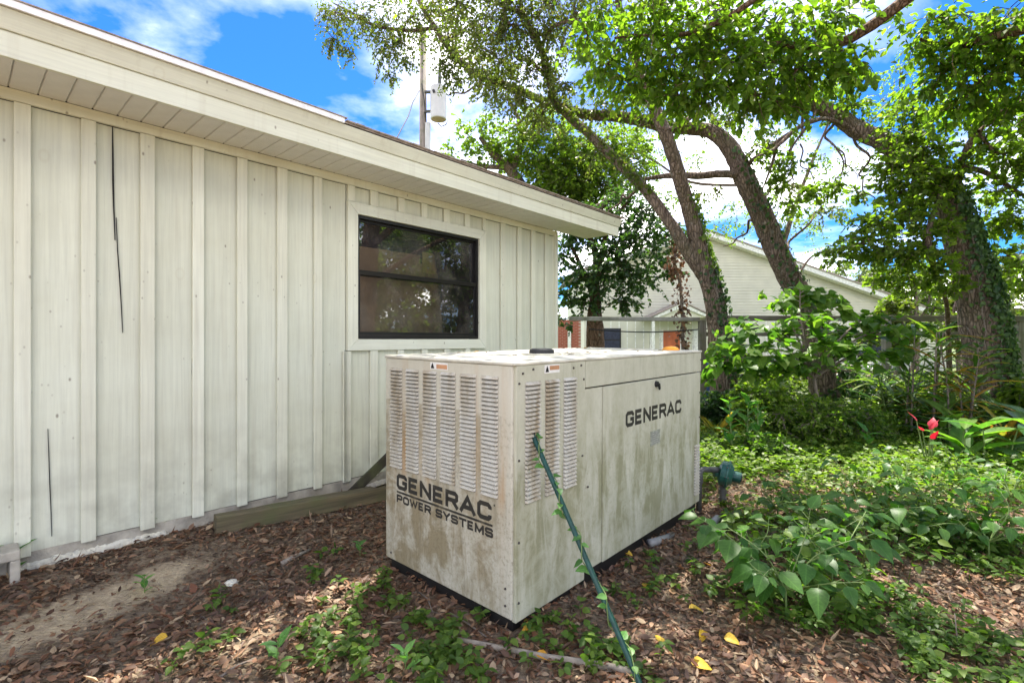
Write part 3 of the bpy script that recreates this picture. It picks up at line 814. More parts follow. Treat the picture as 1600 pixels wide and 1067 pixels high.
RS = Matrix(((1, 0, 0, 0), (0, 0, -1, 0), (0, 1, 0, 0), (0, 0, 0, 1)))
lettering('GENERAC', front, Matrix.Translation((-.0003, .905, .487)) @ RF, .765, .090, .0225, .012, {'A': 1.15, 'E': .92})
lettering('POWER SYSTEMS', front, Matrix.Translation((-.0003, .905, .411)) @ RF, .775, .046, .0125, .0065, {'W': 1.3, 'M': 1.15, 'E': .85})
lettering('GENERAC', door, Matrix.Translation((1.007, -.0043, .815)) @ RS, .80, .096, .0235, .013, {'A': 1.15, 'E': .92})
gp('underline', MB().box((-.0012, .135, .4655), (.001, .905, .4765)), M['ink'], front)
gp('trademark_dot', MB().tube([(-.001, .123, .572), (.001, .123, .572)], .005, 10), M['ink'], front)
# warning labels
def warn_front():
    o = gp('warning_label', MB().box((-.0015, .46, 1.192), (.001, .60, 1.229)), M['white_label'], front)
    gp('label_band', MB().box((-.0025, .463, 1.197), (-.0016, .548, 1.220)), M['orange_label'], o)
    gp('label_symbol', MB().prism([(.566, 1.197), (.594, 1.197), (.590, 1.212), (.580, 1.226), (.572, 1.210)], 1, 2, 0, -.0025, -.0016), M['dark'], o)
warn_front()
wl = gp('warning_label', MB().box((.216, -.0065, 1.190), (.336, -.003, 1.231)), M['white_label'], side)
gp('label_band', MB().box((.256, -.0075, 1.205), (.333, -.0066, 1.226)), M['orange_label'], wl)
gp('label_symbol', MB().prism([(.221, 1.196), (.249, 1.196), (.243, 1.212), (.235, 1.227), (.227, 1.21)], 0, 2, 1, -.0075, -.0066), M['dark'], wl)
wl = gp('data_plate', MB().box((1.33, -.0062, .648), (1.47, -.003, .745)), M['grey_label'], door)
for k in range(6): gp('printed_line', MB().box((1.342, -.0070, .66 + k * .0135), (1.46 - .012 * (k % 3), -.0063, .6655 + k * .0135)), M['pvc'], wl)
lt = gp('latch', MB().tube([(1.404, -.004, 1.05), (1.404, -.02, 1.05)], [.021, .018], 14), M['black'], door)
gp('latch_handle', MB().prism([(1.395, 1.052), (1.414, 1.056), (1.424, 1.02), (1.41, 1.012)], 0, 2, 1, -.03, -.021), M['black'], lt)
scr = MB().tube([(0, 0, 0), (0, -.005, 0)], [.0065, .005], 8).mesh('screw', M['steel'])
for x, z in [(.03, 1.155), (.03, .80), (.03, .42), (.03, .14), (.55, .12), (.555, 1.14), (.545, .73), (.13, 1.215), (.055, 1.2), (.46, 1.205), (.53, 1.215), (.60, .55), (2.14, .93), (2.14, .74), (2.15, 1.18)]:
    o = bpy.data.objects.new('screw', scr); link(o, gen); o.location = (x, -.004, z)
for y, z in [(.05, .12), (.05, .20), (.96, .10)]:
    o = bpy.data.objects.new('screw', scr); link(o, front); o.location = (0.0, y, z); o.rotation_euler = (0, 0, R(-90))
gp('exhaust_flange', MB().tube([(.70, .40, GH + .012), (.70, .40, GH + .022)], .12, 28), M['gen_top'], top)
gp('exhaust_cap', MB().tube([(.70, .40, GH + .0225), (.70, .40, GH + .043), (.70, .40, GH + .05)], [.078, .075, .06], 24), M['rubber'], top)
# crumpled leaves that lie on the cabinet top
tv, tf = leaf_rows(OVATE, .25, .15)

# ------------------------------------------------------------------ small built things round the generator
oc = P(1048, 546, 3.95); oc.z = GH + .022
cap = thing('orange_cap', 'small orange domed cap lying on the far end of the generator', 'cap', oc)
dm = [(.0, .034), (.03, .032), (.052, .024), (.064, .011), (.066, .0)]
MB().tube([(0, 0, z) for r, z in dm[::-1]], [max(r, .004) for r, z in dm[::-1]], 20).build('dome', M['orange'], cap, True)
MB().tube([(0, 0, -.004), (0, 0, .002)], .07, 22).build('brim', M['orange'], cap)

# concrete block at the left
cb = Vector((-2.563 - .09 * S_, 2.637 - .09 * C_, .012))
blk = thing('concrete_block', 'grey hollow concrete block standing at the foot of the wall', 'block', cb, WALL_ROT)
bm = MB()
bx0, bx1, by1, bh = -.31, .09, .155, .24
bm.box((bx0, 0, 0), (bx1, by1, .05)); bm.box((bx0, 0, bh - .05), (bx1, by1, bh)); bm.box((bx1 - .04, .0, .05), (bx1, by1, bh - .05)); bm.box((bx0, .0, .05), (bx0 + .05, by1, bh - .05)); bm.box((bx0 + .05, .14, .05), (bx1 - .04, .155, bh - .05))
bm.box((-.13, 0, .05), (-.09, .14, bh - .05))
bm.build('shell', M['concrete'], blk, bevel=.006)

# landscape timber along the wall
t0 = on_ground(338, 838); t1 = on_ground(640, 775)
dirv = (t1 - t0); dirv.z = 0; ln_ = dirv.length; ang = math.atan2(dirv.y, dirv.x)
tim = MB(); nseg = 14; v = []; f = []
for i in range(nseg + 1):
    x = ln_ * i / nseg; w = .045 + rs.uniform(-.002, .002); hh = .098 + rs.uniform(-.003, .003)
    hh += .02
    v += [(x, 0, .0), (x, 0, hh - .012), (x, .012, hh), (x, 2 * w - .012, hh), (x, 2 * w, hh - .012), (x, 2 * w, 0)]
for i in range(nseg):
    for k in range(6): f.append((i * 6 + k, i * 6 + (k + 1) % 6, i * 6 + 6 + (k + 1) % 6, i * 6 + 6 + k))
f += [(5, 4, 3, 2, 1, 0), tuple(range(nseg * 6, nseg * 6 + 6))]
tim.add(v, f)
o = tim.build('landscape_timber', M['timber']); o.location = (t0.x, t0.y, t0.z + .004); o.rotation_euler = (0, math.atan2(t0.z - t1.z, ln_), ang)
tag(o, 'mossy square landscape timber lying along the foot of the wall', 'timber')
# plank that leans up from the ground behind the generator
a = wall_xy(2.08, .20); b = wall_xy(2.98, .33)
a.z = gz(a.x, a.y) + .02; b.z = .78
d = (b - a)
o = MB().box((0, -.011, -.038), (d.length, .011, .038)).build('leaning_plank', M['darkwood'], bevel=.002)
o.matrix_world = Matrix.Translation(a) @ d.to_track_quat('X', 'Z').to_matrix().to_4x4()
tag(o, 'dark wet plank leaning upward between the wall and the generator', 'plank')
a = wall_xy(2.25, .22); a.z = gz(a.x, a.y) + .085
o = MB().box((0, -.16, -.02), (.75, .16, .02)).build('stone_slab', M['concrete'], bevel=.006)
o.location = a; o.rotation_euler = (R(-22), R(-3), WALL_ROT)
tag(o, 'grey stone slab lying against the wall behind the timber', 'slab')
hs = [wall_xy(1.95 + .12 * i, .30 + .03 * math.sin(i)) + Vector((0, 0, .13 + .01 * math.sin(i * 1.7) + gz(-1, 3.9) * .3)) for i in range(12)]
o = MB().tube(hs, .009, 8).build('black_hose', M['rubber'], smooth=True); tag(o, 'thin black hose running along the slab behind the generator', 'hose')

# green stake with vine
s_top = Vector((.095, 2.405, .905)); s_bot = Vector((.52, 1.86, gz(.52, 1.86) - .04))
stk = thing('plant_stake', 'dark green ribbed metal stake leaning on the generator side louvres', 'stake', s_bot)
d = s_top - s_bot; q = d.to_track_quat('Z', 'Y').to_matrix().to_4x4()
sm = MB(); n = 40
sm.tube([(0, 0, d.length * i / n) for i in range(n + 1)], [.0088 + (.0007 if i % 2 else 0) for i in range(n + 1)], 10)
so = sm.build('shaft', M['green_metal'], stk); so.matrix_local = q
for k, an in enumerate((.3, 2.4, 4.5)):
    r_ = MB().box((-.002, .0084, .02), (.002, .012, d.length - .03)).build('rib', M['green_metal'], stk); r_.matrix_local = q @ Matrix.Rotation(an, 4, 'Z')
co_ = MB().tube([(0, 0, d.length - .012), (0, 0, d.length + .006)], [.0125, .009], 10).build('end_cap', M['rubber'], stk); co_.matrix_local = q

def leaf_obj_mesh(name, rows, mat, cup, bend, wide=1.0):
    v, f = leaf_rows([(y, w * wide) for y, w in rows], cup, bend)
    me = bpy.data.meshes.new(name); me.from_pydata([tuple(p) for p in v], [], [tuple(int(i) for i in q) for q in f]); me.materials.append(mat)
    me.polygons.foreach_set('use_smooth', [True] * len(f)); me.update(); return me
def put_leaf(me, parent, p, ydir, nrm, size, name='leaf', wide=1.0):
    """p in parent's local space"""
    y = Vector(ydir).normalized(); x = y.cross(Vector(nrm))
    x = x.normalized() if x.length > 1e-4 else Vector((1, 0, 0)); z = x.cross(y)
    m = Matrix((x, y, z)).transposed().to_4x4()
    o = bpy.data.objects.new(name, me); link(o, parent)
    o.matrix_local = Matrix.Translation(p) @ m @ Matrix.Diagonal((size * wide, size, size, 1))
    return o
VINE = [leaf_obj_mesh('vine_leaf', OVATE, M['leaf_vine'], .3, b, 1.15) for b in (.1, .35)]
vine = thing('climbing_vine', 'thin green vine with small pale leaves twining up the green stake', 'vine', s_bot)
vp = []
for i in range(70):
    t = .1 + .92 * i / 69; an = i * .42; r_ = .017 + .004 * math.sin(i * 1.1)
    vp.append(q @ Vector((math.cos(an) * r_, math.sin(an) * r_, d.length * t)))
tip = vp[-1]
vp += [tip + Vector((-.01 - .012 * k, -.012 * k, .012 * k - .0025 * k * k)) for k in range(1, 6)]
MB().tube(vp, .0024, 5).build('stem', M['stem'], vine, True)
for i in range(3, len(vp), 2):
    an = rs.uniform(0, 6.28); dr = Vector((math.cos(an), math.sin(an) * .7 - .35, rs.uniform(-.35, .25)))
    if (i // 2) % 4 == 3: continue
    put_leaf(rs.choice(VINE), vine, vp[i], dr, (rs.uniform(-.3, .3), -.5, 1), rs.uniform(.032, .056) * (1.15 if i < 30 else 1))

# fallen branch in the leaves, small sticks
def stick(name, label, cat, pts, r0, r1, mat, group=None):
    n = len(pts); rr = [r0 + (r1 - r0) * i / (n - 1) for i in range(n)]
    o = MB().tube(pts, rr, 8, wob=.12, rs=rs).build(name, mat, smooth=True); tag(o, label, cat, group); return o
def gpath(pix, lift):
    o = []
    for p in pix:
        v_ = on_ground(*p); o.append(v_ + Vector((0, 0, lift + rs.uniform(0, .004))))
    return o
stick('fallen_branch', 'long grey fallen branch lying in the leaves before the generator', 'branch', gpath([(705, 1003), (745, 1012), (800, 1022), (850, 1032), (910, 1042), (965, 1052), (1000, 1062)], .018), .010, .017, M['deadstick'])
stick('fallen_twig', 'thin dark twig pointing at the near corner of the generator', 'twig', gpath([(700, 960), (730, 978), (760, 1000)], .014), .005, .003, M['twig'], 'twigs lying in the litter')
stick('fallen_twig', 'curved dark twig lying in litter in front of the generator end panel', 'twig', gpath([(655, 930), (668, 940), (676, 962)], .016), .004, .003, M['twig'], 'twigs lying in the litter')
stick('fallen_twig', 'dark forked looking twig at the bottom edge left of the green sprigs', 'twig', gpath([(345, 1064), (370, 1046), (400, 1034)], .015), .006, .004, M['twig'], 'twigs lying in the litter')
stick('fallen_twig', 'straight thin twig standing out of litter right of the broad weeds', 'twig', [on_ground(1498, 1020), on_ground(1498, 1020) + Vector((.0, .02, .16))], .003, .002, M['twig'], 'twigs lying in the litter')
stick('bark_strip', 'pale curved strip of bark lying on the brown leaves left of the generator', 'bark', gpath([(440, 884), (462, 873), (485, 862)], .015), .016, .009, M['deadstick'])
# crumpled white litter
p = on_ground(362, 916); mb = MB(); bmm = bmesh.new(); bmesh.ops.create_icosphere(bmm, subdivisions=3, radius=.026)
for v_ in bmm.verts: v_.co *= 1 + rs.uniform(-.28, .28)
bmesh.ops.scale(bmm, vec=(1.2, 1, .6), verts=bmm.verts)
me = bpy.data.meshes.new('white_litter'); bmm.to_mesh(me); bmm.free(); me.materials.append(M['whitewash']); o = bpy.data.objects.new('white_litter', me); link(o); o.location = p + Vector((0, 0, .02))
tag(o, 'small crumpled whitish clump lying on the leaf litter', 'litter')

# gas regulator on pipes at the far end of the generator
reg = thing('gas_regulator', 'green gas regulator on dark iron pipes beside the generator', 'regulator', (0, 0, 0))
zg = 4.35
A0 = P(1092, 734, 3.98); A1 = P(1126, 734, 4.12)
fl = gz(A0.x, A0.y)
pp = MB().tube([Vector((A0.x, A0.y, fl - .05)), Vector((A0.x, A0.y, A0.z - .05)), Vector((A0.x + .008, A0.y, A0.z - .015)), Vector((A0.x + .04, A0.y + .02, A0.z)), A1], .0225, 12).build('pipe', M['pipe'], reg, True)
MB().tube([Vector((A0.x, A0.y, A0.z - .10)), Vector((A0.x, A0.y, A0.z - .04))], .031, 12).build('pipe_elbow', M['pipe'], reg)
B0 = P(1129, 745, 4.14)
MB().tube([Vector((B0.x, B0.y, fl - .05)), B0], .024, 12).build('pipe', M['pipe'], reg)
for dz in (.10, .17, .22): MB().tube([Vector((B0.x, B0.y, B0.z - dz)), Vector((B0.x, B0.y, B0.z - dz - .035))], .032, 10).build('pipe_coupling', M['pipe'], reg)
C0 = P(1133, 740, 4.12)
MB().tube([C0 + Vector((-.09, 0, .01)), C0 + Vector((-.05, 0, .01)), C0 + Vector((-.02, 0, 0)), C0 + Vector((.01, 0, 0))], [.034, .04, .06, .06], 16).build('body', M['reg_green'], reg, True)
ax = Vector((.86, -.45, -.18)).normalized()
MB().tube([C0 - ax * .05, C0 - ax * .03, C0 + ax * .012, C0 + ax * .014, C0 + ax * .026, C0 + ax * .03, C0 + ax * .06], [.06, .098, .102, .112, .112, .1, .062], 24).build('diaphragm_housing', M['reg_green'], reg, False)
MB().tube([C0 + ax * .06, C0 + ax * .12], [.045, .042], 16).build('spring_case', M['reg_green'], reg)
MB().tube([C0 + ax * .1205, C0 + ax * .128], .032, 16).build('adjusting_cap', M['black'], reg)
for k in range(8):
    e1 = ax.cross(Vector((0, 0, 1))).normalized(); e2 = ax.cross(e1); an = k * math.pi / 4
    w_ = C0 + (e1 * math.cos(an) + e2 * math.sin(an)) * .103
    MB().tube([w_ + ax * .006, w_ + ax * .034], .007, 6).build('bolt', M['steel'], reg)
p = on_ground(1114, 826)
o = MB().tube([p + Vector((-.03, -.02, .035)), p + Vector((0, 0, .045)), p + Vector((.05, .05, .06)), p + Vector((.10, .12, .0))], [.027, .027, .022, .022], 14).build('pvc_elbow', M['pvc'], smooth=True)
tag(o, 'grey plastic pipe elbow in the leaves under the green regulator', 'pipe')
p = on_ground(1018, 853)
o = MB().tube([p + Vector((-.02, -.015, .022)), p + Vector((.035, .015, .024)), p + Vector((.2, .19, .0))], [.028, .026, .018], 14).build('pvc_pipe', M['pvc'], smooth=True)
tag(o, 'short grey plastic pipe with rounded cap at the base of the generator', 'pipe')

# ------------------------------------------------------------------ fence, far house, pole
FD = 8.9
fence = thing('rail_fence', 'grey weathered wooden rail fence crossing behind the trees', 'fence', (0, FD, gz(4, FD)))
def rail(px0, px1, py0, py1, h, t, mat):
    a = P(px0, py0, FD) - Vector(fence.location); b = P(px1, py1, FD) - Vector(fence.location)
    d = b - a
    o = MB().box((0, -t / 2, -h / 2), (d.length, t / 2, h / 2)).build('rail', mat, fence, bevel=.004)
    o.matrix_local = Matrix.Translation(a) @ d.to_track_quat('X', 'Z').to_matrix().to_4x4()
rail(889, 1092, 498, 499, .07, .12, timber_mat('pale_fence_wood', (.22, .21, .18), (.42, .40, .36), 0))
rail(1103, 1382, 497, 498, .09, .05, M['oldwood'])
rail(1388, 1720, 497.5, 499, .10, .14, M['oldwood'])
rail(1103, 1382, 522, 522, .075, .04, M['oldwood'])
rail(1388, 1720, 521, 522, .06, .04, M['oldwood'])
rail(1103, 1270, 590, 588, .12, .04, M['darkwood'])
rail(1145, 1190, 566, 552, .14, .04, M['darkwood'])
for px in (1097, 1385, 1592, 1720):
    p = P(px, 560, FD) - Vector(fence.location)
    MB().box((p.x - .055, -.055, -.1), (p.x + .055, .055, 1.70)).build('post', M['oldpost'], fence, bevel=.006)
cbl = [P(920 + 20 * i, 514 + 5 * math.sin(i * .35) , FD + .35) for i in range(11)]
o = MB().tube(cbl, .012, 6).build('sagging_cable', M['rubber']); tag(o, 'dark sagging cable strung under the fence rail behind the generator', 'cable')

HD = 26.0
M['farwall'] = plain('far_cream_wall', (.60, .59, .46), .7, nscale=1.5, namt=.08)
M['farclap'] = plain('far_clapboard', (.58, .56, .44), .7, nscale=1.5, namt=.08)
M['fartrim'] = plain('far_white_trim', (.72, .72, .64), .6)
M['fardoor'] = plain('orange_door', (.46, .11, .03), .5, nscale=3, namt=.2)
M['brick'] = plain('red_brick', (.33, .10, .06), .85, nscale=8, namt=.3)
M['mortar'] = plain('brick_mortar', (.42, .36, .30), .9)
hx = lambda px, d=HD: (px - 800) / F * d
hz = lambda py, d=HD: HC - (py - HY) / F * d
house = thing('house', 'pale clapboard gabled house with an orange door beyond the fence', 'house', (hx(1090), HD, -.4))
def hp(name, mb, mat, parent=house): return mb.build(name, mat, parent)
ox, oz = hx(1090), -.4
XL, XR = 3.7 - ox, hx(1480) - ox
WT = 2.42 - oz
hp('wall', MB().box((XL, 0, 0), (XR, 8, WT)), M['farwall'])
mb = MB()
for k in range(int((XR - XL) / .42)):
    mb.box((XL + .1 + k * .42, -.02, 0), (XL + .15 + k * .42, -.001, WT))
o = hp('batten', mb, M['fartrim']); o['kind'] = 'stuff'
PK = hz(368) - oz; SL = .353
mb = MB(); n = 30
for k in range(n):
    z0 = WT + (PK - WT) * k / n; z1 = WT + (PK - WT) * (k + 1) / n
    def lim(z): 
        return max(XL, -(PK - z) / SL), min(XR, (PK - z) / SL)
    a0, b0 = lim(z0); a1, b1 = lim(z1)
    mb.add([(a0, -.04, z0), (b0, -.04, z0), (b1, -.005, z1), (a1, -.005, z1), (a0, .05, z0), (b0, .05, z0), (b1, .05, z1), (a1, .05, z1)], [(0, 1, 2, 3), (0, 4, 5, 1), (3, 2, 6, 7), (4, 7, 6, 5)])
o = hp('clapboard', mb, M['farclap']); o['kind'] = 'stuff'
hp('gable_wall', MB().prism([(XL, WT), (XR, WT), (XR, PK - XR * SL), (0, PK), (XL, PK + XL * SL)], 0, 2, 1, .06, 8), M['farwall'])
for s, xe in ((1, XR + .6), (-1, -XL + .6)):
    v = [(0, PK + .02), (s * xe, PK - xe * SL + .02), (s * xe, PK - xe * SL + .26), (0, PK + .26)]
    hp('rake_trim', MB().prism(v, 0, 2, 1, -.5, -.42), M['fartrim'])
    v = [(0, PK + .262), (s * xe, PK - xe * SL + .262), (s * (xe + .05), PK - xe * SL + .32), (0, PK + .33)]
    hp('roof', MB().prism(v, 0, 2, 1, -.55, 8.4), M['shingle'])
    v = [(s * .3, PK + .0 - .3 * SL), (s * xe, PK - xe * SL + .0), (s * xe, PK - xe * SL + .018), (s * .3, PK - .3 * SL + .018)]
    hp('soffit', MB().prism(v, 0, 2, 1, -.419, -.05), M['fartrim'])
dr = hp('door', MB().box((hx(1036) - ox, -.06, .1), (hx(1062) - ox, -.021, hz(517) - oz)), M['fardoor'])
for i in range(2):
    for k in range(3):
        x = hx(1036) - ox + .1 + i * .38; hp('door_panel', MB().box((x, -.075, .25 + k * .65), (x + .28, -.061, .75 + k * .65)), M['fardoor'], dr)
hp('door_trim', MB().box((hx(1032) - ox, -.05, .1), (hx(1036) - ox - .002, -.0205, hz(515) - oz)), M['fartrim'])
hp('door_trim', MB().box((hx(1062) - ox + .002, -.05, .1), (hx(1066) - ox, -.0205, hz(515) - oz)), M['fartrim'])
for (a, b, c, d_) in ((942, 970, 513, 549), (1166, 1190, 509, 519), (1340, 1385, 520, 560)):
    w = hp('window', MB().box((hx(a) - ox, -.05, hz(d_) - oz), (hx(b) - ox, -.022, hz(c) - oz)), M['bronze'])
    m_ = (hz(c) + hz(d_)) / 2 - oz
    hp('pane', MB().box((hx(a) - ox + .07, -.056, hz(d_) - oz + .06), (hx(b) - ox - .07, -.051, m_ - .03)), M['room'], w)
    hp('pane', MB().box((hx(a) - ox + .07, -.056, m_ + .03), (hx(b) - ox - .07, -.051, hz(c) - oz - .06)), M['room'], w)
for px in (1015, 1083): hp('shutter', MB().box((hx(px) - ox, -.05, hz(548) - oz), (hx(px + 8) - ox, -.022, hz(516) - oz)), M['fartrim'])
# porch gable
px0, px1, pk = hx(1004) - ox, hx(1098) - ox, hz(477) - oz
pc = (px0 + px1) / 2; pb = hz(498) - oz
hp('porch_gable', MB().prism([(px0 + .2, pb), (px1 - .2, pb), (pc, pk - .12)], 0, 2, 1, -1.45, -.1), M['farwall'])
hp('porch_trim', MB().prism([(px0 - .1, pb - .08), (px0 + .15, pb - .08), (pc, pk - .2), (px1 - .15, pb - .08), (px1 + .1, pb - .08), (pc, pk + .02)], 0, 2, 1, -1.55, -1.452), M['fartrim'])
hp('porch_roof', MB().prism([(px0 - .15, pb - .06), (pc, pk + .022), (px1 + .15, pb - .06), (px1 + .15, pb + .0), (pc, pk + .09), (px0 - .15, pb + .0)], 0, 2, 1, -1.6, -.06), M['shingle'])
for x in (px0 + .15, px1 - .15): hp('porch_post', MB().box((x - .06, -1.5, .05), (x + .06, -1.38, pb)), M['fartrim'])

BD = 24.0
bp = thing('brick_wall', 'short red brick wall piece with pale downpipe at the building corner', 'wall', (hx(872, BD), BD, -.35))
bw = hx(904, BD) - hx(868, BD)
MB().box((-.1, .02, 0), (bw, .4, 2.62)).build('mortar_core', M['mortar'], bp)
bme = MB().box((0, 0, 0), (.205, .05, .066)).mesh('brick', M['brick'])
for r_ in range(34):
    for k in range(5):
        o = bpy.data.objects.new('brick', bme); link(o, bp); o.location = (-.1 + k * .217 + (.1 if r_ % 2 else 0), rs.uniform(-.004, .004), r_ * .077)
MB().box((hx(887, BD) - hx(872, BD), -.08, 0), (hx(892, BD) - hx(872, BD), -.005, 2.2)).build('downpipe', M['fartrim'], bp)

pl = thing('brick_planter', 'low reddish brick planter seen under the heart leaved sapling', 'planter', (hx(1296, 12), 12, gz(6, 12)))
MB().box((.01, .02, 0), (.62, .5, .62)).build('mortar_core', M['mortar'], pl)
bme2 = MB().box((0, 0, 0), (.15, .05, .062)).mesh('brick', plain('pale_red_brick', (.36, .16, .10), .85, nscale=8, namt=.3))
for r_ in range(9):
    for k in range(4):
        o = bpy.data.objects.new('brick', bme2); link(o, pl); o.location = (0 + k * .158 - (.05 if r_ % 2 else 0), rs.uniform(-.004, .004), r_ * .07)
MB().box((-.07, -.04, .635), (.70, .52, .69)).build('cap_stone', M['mortar'], pl)

bb = thing('blue_barrel', 'blue plastic barrel standing behind the fence post', 'barrel', (hx(1110, 9.7), 9.7, gz(3.8, 9.7)))
M['blue'] = plain('blue_plastic', (.012, .05, .20), .45)
MB().tube([(0, 0, z) for z in (0, .03, .25, .28, .31, .6, .63, .66, .86, .9)], [.2, .23, .24, .25, .24, .24, .25, .24, .23, .2], 24).build('drum', M['blue'], bb, True)
MB().tube([(0, 0, .895), (0, 0, .93)], .215, 24).build('lid', M['blue'], bb)

PD = 18.0
pole = thing('utility_pole', 'wooden utility pole carrying a grey transformer above the roof', 'pole', (hx(661, PD), PD, -.3))
MB().tube([(0, 0, 0), (0, 0, 6), (.0, 0, hz(45, PD) + .3)], [.16, .14, .115], 14).build('shaft', M['polewood'], pole, True)
tx, tz0, tz1 = hx(686, PD) - hx(661, PD), hz(190, PD) + .3, hz(138, PD) + .3
M['tank'] = plain('grey_transformer_paint', (.52, .52, .50), .5, nscale=4, namt=.1)
tk = MB().tube([(tx, -.15, tz0), (tx, -.15, tz0 + .02), (tx, -.15, tz1 - .1), (tx, -.15, tz1 - .04), (tx, -.15, tz1)], [.27, .285, .285, .27, .16], 24).build('transformer_tank', M['tank'], pole)
MB().tube([(tx, -.15, tz0 - .012), (tx, -.15, tz0 - .001)], .24, 24).build('tank_base', plain('rusty_tank_base', (.36, .25, .2), .7), tk)
MB().tube([(tx + .05, -.2, tz1 - .25), (tx + .05, -.2, tz1 + .1), (tx + .05, -.2, tz1 + .55)], [.06, .07, .05], 10).build('bushing', M['pipe'], tk)
MB().tube([(tx - .12, -.5, tz1 - .33), (tx - .12, -.42, tz1 - .33)], .05, 10).build('bushing', M['black'], tk)
MB().box((.08, -.2, tz1 - .25), (tx - .2, -.1, tz1 - .18)).build('bracket', M['pipe'], pole)
MB().box((.08, -.2, tz0 + .25), (tx - .2, -.1, tz0 + .32)).build('bracket', M['pipe'], pole)
MB().tube([(.19, -.12, 0), (.19, -.12, hz(195, PD) + .3)], .10, 12).build('conduit', M['tank'], pole)
MB().tube([(-.02, -.16, hz(135, PD) + .3), (.06, -.19, hz(155, PD) + .3), (.1, -.16, hz(175, PD) + .3), (.14, -.12, hz(196, PD) + .3)], .02, 6).build('service_cable', M['rubber'], pole, True)
wp = [P(655, 142, PD), P(645, 160, PD - .4), P(638, 182, PD - 1), P(622, 212, PD - 2), P(600, 260, PD - 3)]
MB().tube([w - Vector(pole.location) for w in wp], .018, 6).build('wire', M['rubber'], pole, True)
wp = [P(684, 193, PD - .2), P(690, 198, PD - .2), P(697, 195, PD - .15), P(700, 186, PD)]
MB().tube([w - Vector(pole.location) for w in wp], .018, 6).build('wire', M['rubber'], pole, True)

# ------------------------------------------------------------------ trees
def rdir(n, droop=0.0, up=0.0):
    v = rng.normal(size=(n, 3)); v = norm(v); v[:, 2] += up - droop
    return norm(v)
def tube_np(path, n=8):
    """path (k,4) -> V,F quads"""
    p = path[:, :3]; r = path[:, 3]; k = len(p)
    t = np.gradient(p, axis=0); t = norm(t)
    ref = np.array([0, 0, 1.0]) if abs(t[0, 2]) < .9 else np.array([1.0, 0, 0])
    a = norm(np.cross(t[0], ref)); A = []
    for i in range(k):
        a = norm(a - t[i] * a.dot(t[i])); A.append(a)
    A = np.array(A); B = np.cross(t, A)
    an = np.arange(n) * 2 * np.pi / n
    rr = r[:, None] * (1 + rng.normal(size=(k, n)) * (.05 if n > 5 else 0))
    V = p[:, None] + (A[:, None] * np.cos(an)[None, :, None] + B[:, None] * np.sin(an)[None, :, None]) * rr[:, :, None]
    i, j = np.meshgrid(np.arange(k - 1), np.arange(n), indexing='ij')
    Fc = np.stack([i * n + j, i * n + (j + 1) % n, (i + 1) * n + (j + 1) % n, (i + 1) * n + j], -1).reshape(-1, 4)
    return V.reshape(-1, 3), Fc
def limb_px(rows, per=5):
    """rows (px,py,depth,radius)"""
    return spline([(*P(a, b, d), r) for a, b, d, r in rows], per)

def foliage(clumps, size, droop=.25, leaf_per=9, up=.6, wide=1.0, jitter=.3, size_var=.35, twig_r=.004, dens=1.0, rscale=1.0):
    """clumps: (x,y,z,r,ntwig[,flat]); returns leaf arrays and twig tubes"""
    LP, LY, LN, LS = [], [], [], []
    tw = []
    for c in clumps:
        x, y, z, r, nt = c[:5]; r *= rscale; fl_ = c[5] if len(c) > 5 else .7
        nt = int(nt * dens)
        if nt < 1: continue
        d = rdir(nt, 0, .1); d[:, 2] *= fl_
        st = np.array([x, y, z]) + d * r * rng.uniform(.0, .75, (nt, 1))
        td = norm(d + rng.normal(size=(nt, 3)) * .5); td[:, 2] -= droop
        td = norm(td)
        ln = r * rng.uniform(.3, .7, (nt, 1))
        en = st + td * ln; en[:, 2] -= droop * ln[:, 0] * .5
        m = leaf_per
        t = np.linspace(.12, 1.0, m)[None, :, None]
        p = st[:, None] * (1 - t) + en[:, None] * t
        p[:, :, 2] -= (t[..., 0] ** 2) * droop * ln * .3
        p = p + rng.normal(size=p.shape) * .02 * r
        side = np.where(np.arange(m) % 2 == 0, 1, -1)[None, :, None]
        tdir = norm(en - st)[:, None]
        lat = np.cross(tdir, np.array([0, 0, 1.0]) + rng.normal(size=(nt, m, 3)) * jitter)
        ly = norm(tdir * .7 + norm(lat) * side * .9 + rng.normal(size=(nt, m, 3)) * jitter * 1.2); ly[:, :, 2] -= droop * .8
        lnm = rng.normal(size=(nt, m, 3)) * .65; lnm[:, :, 2] += up
        s = size * (1 + rng.uniform(-size_var, size_var, (nt, m)))
        LP.append(p.reshape(-1, 3)); LY.append(ly.reshape(-1, 3)); LN.append(lnm.reshape(-1, 3)); LS.append(s.ravel())
        for q in range(0, nt, 2):
            tw.append((st[q], en[q], twig_r))
            if rng.random() < .35: tw.append((np.array([x, y, z]), st[q], twig_r * 1.6))
    return np.concatenate(LP), np.concatenate(LY), np.concatenate(LN), np.concatenate(LS), tw
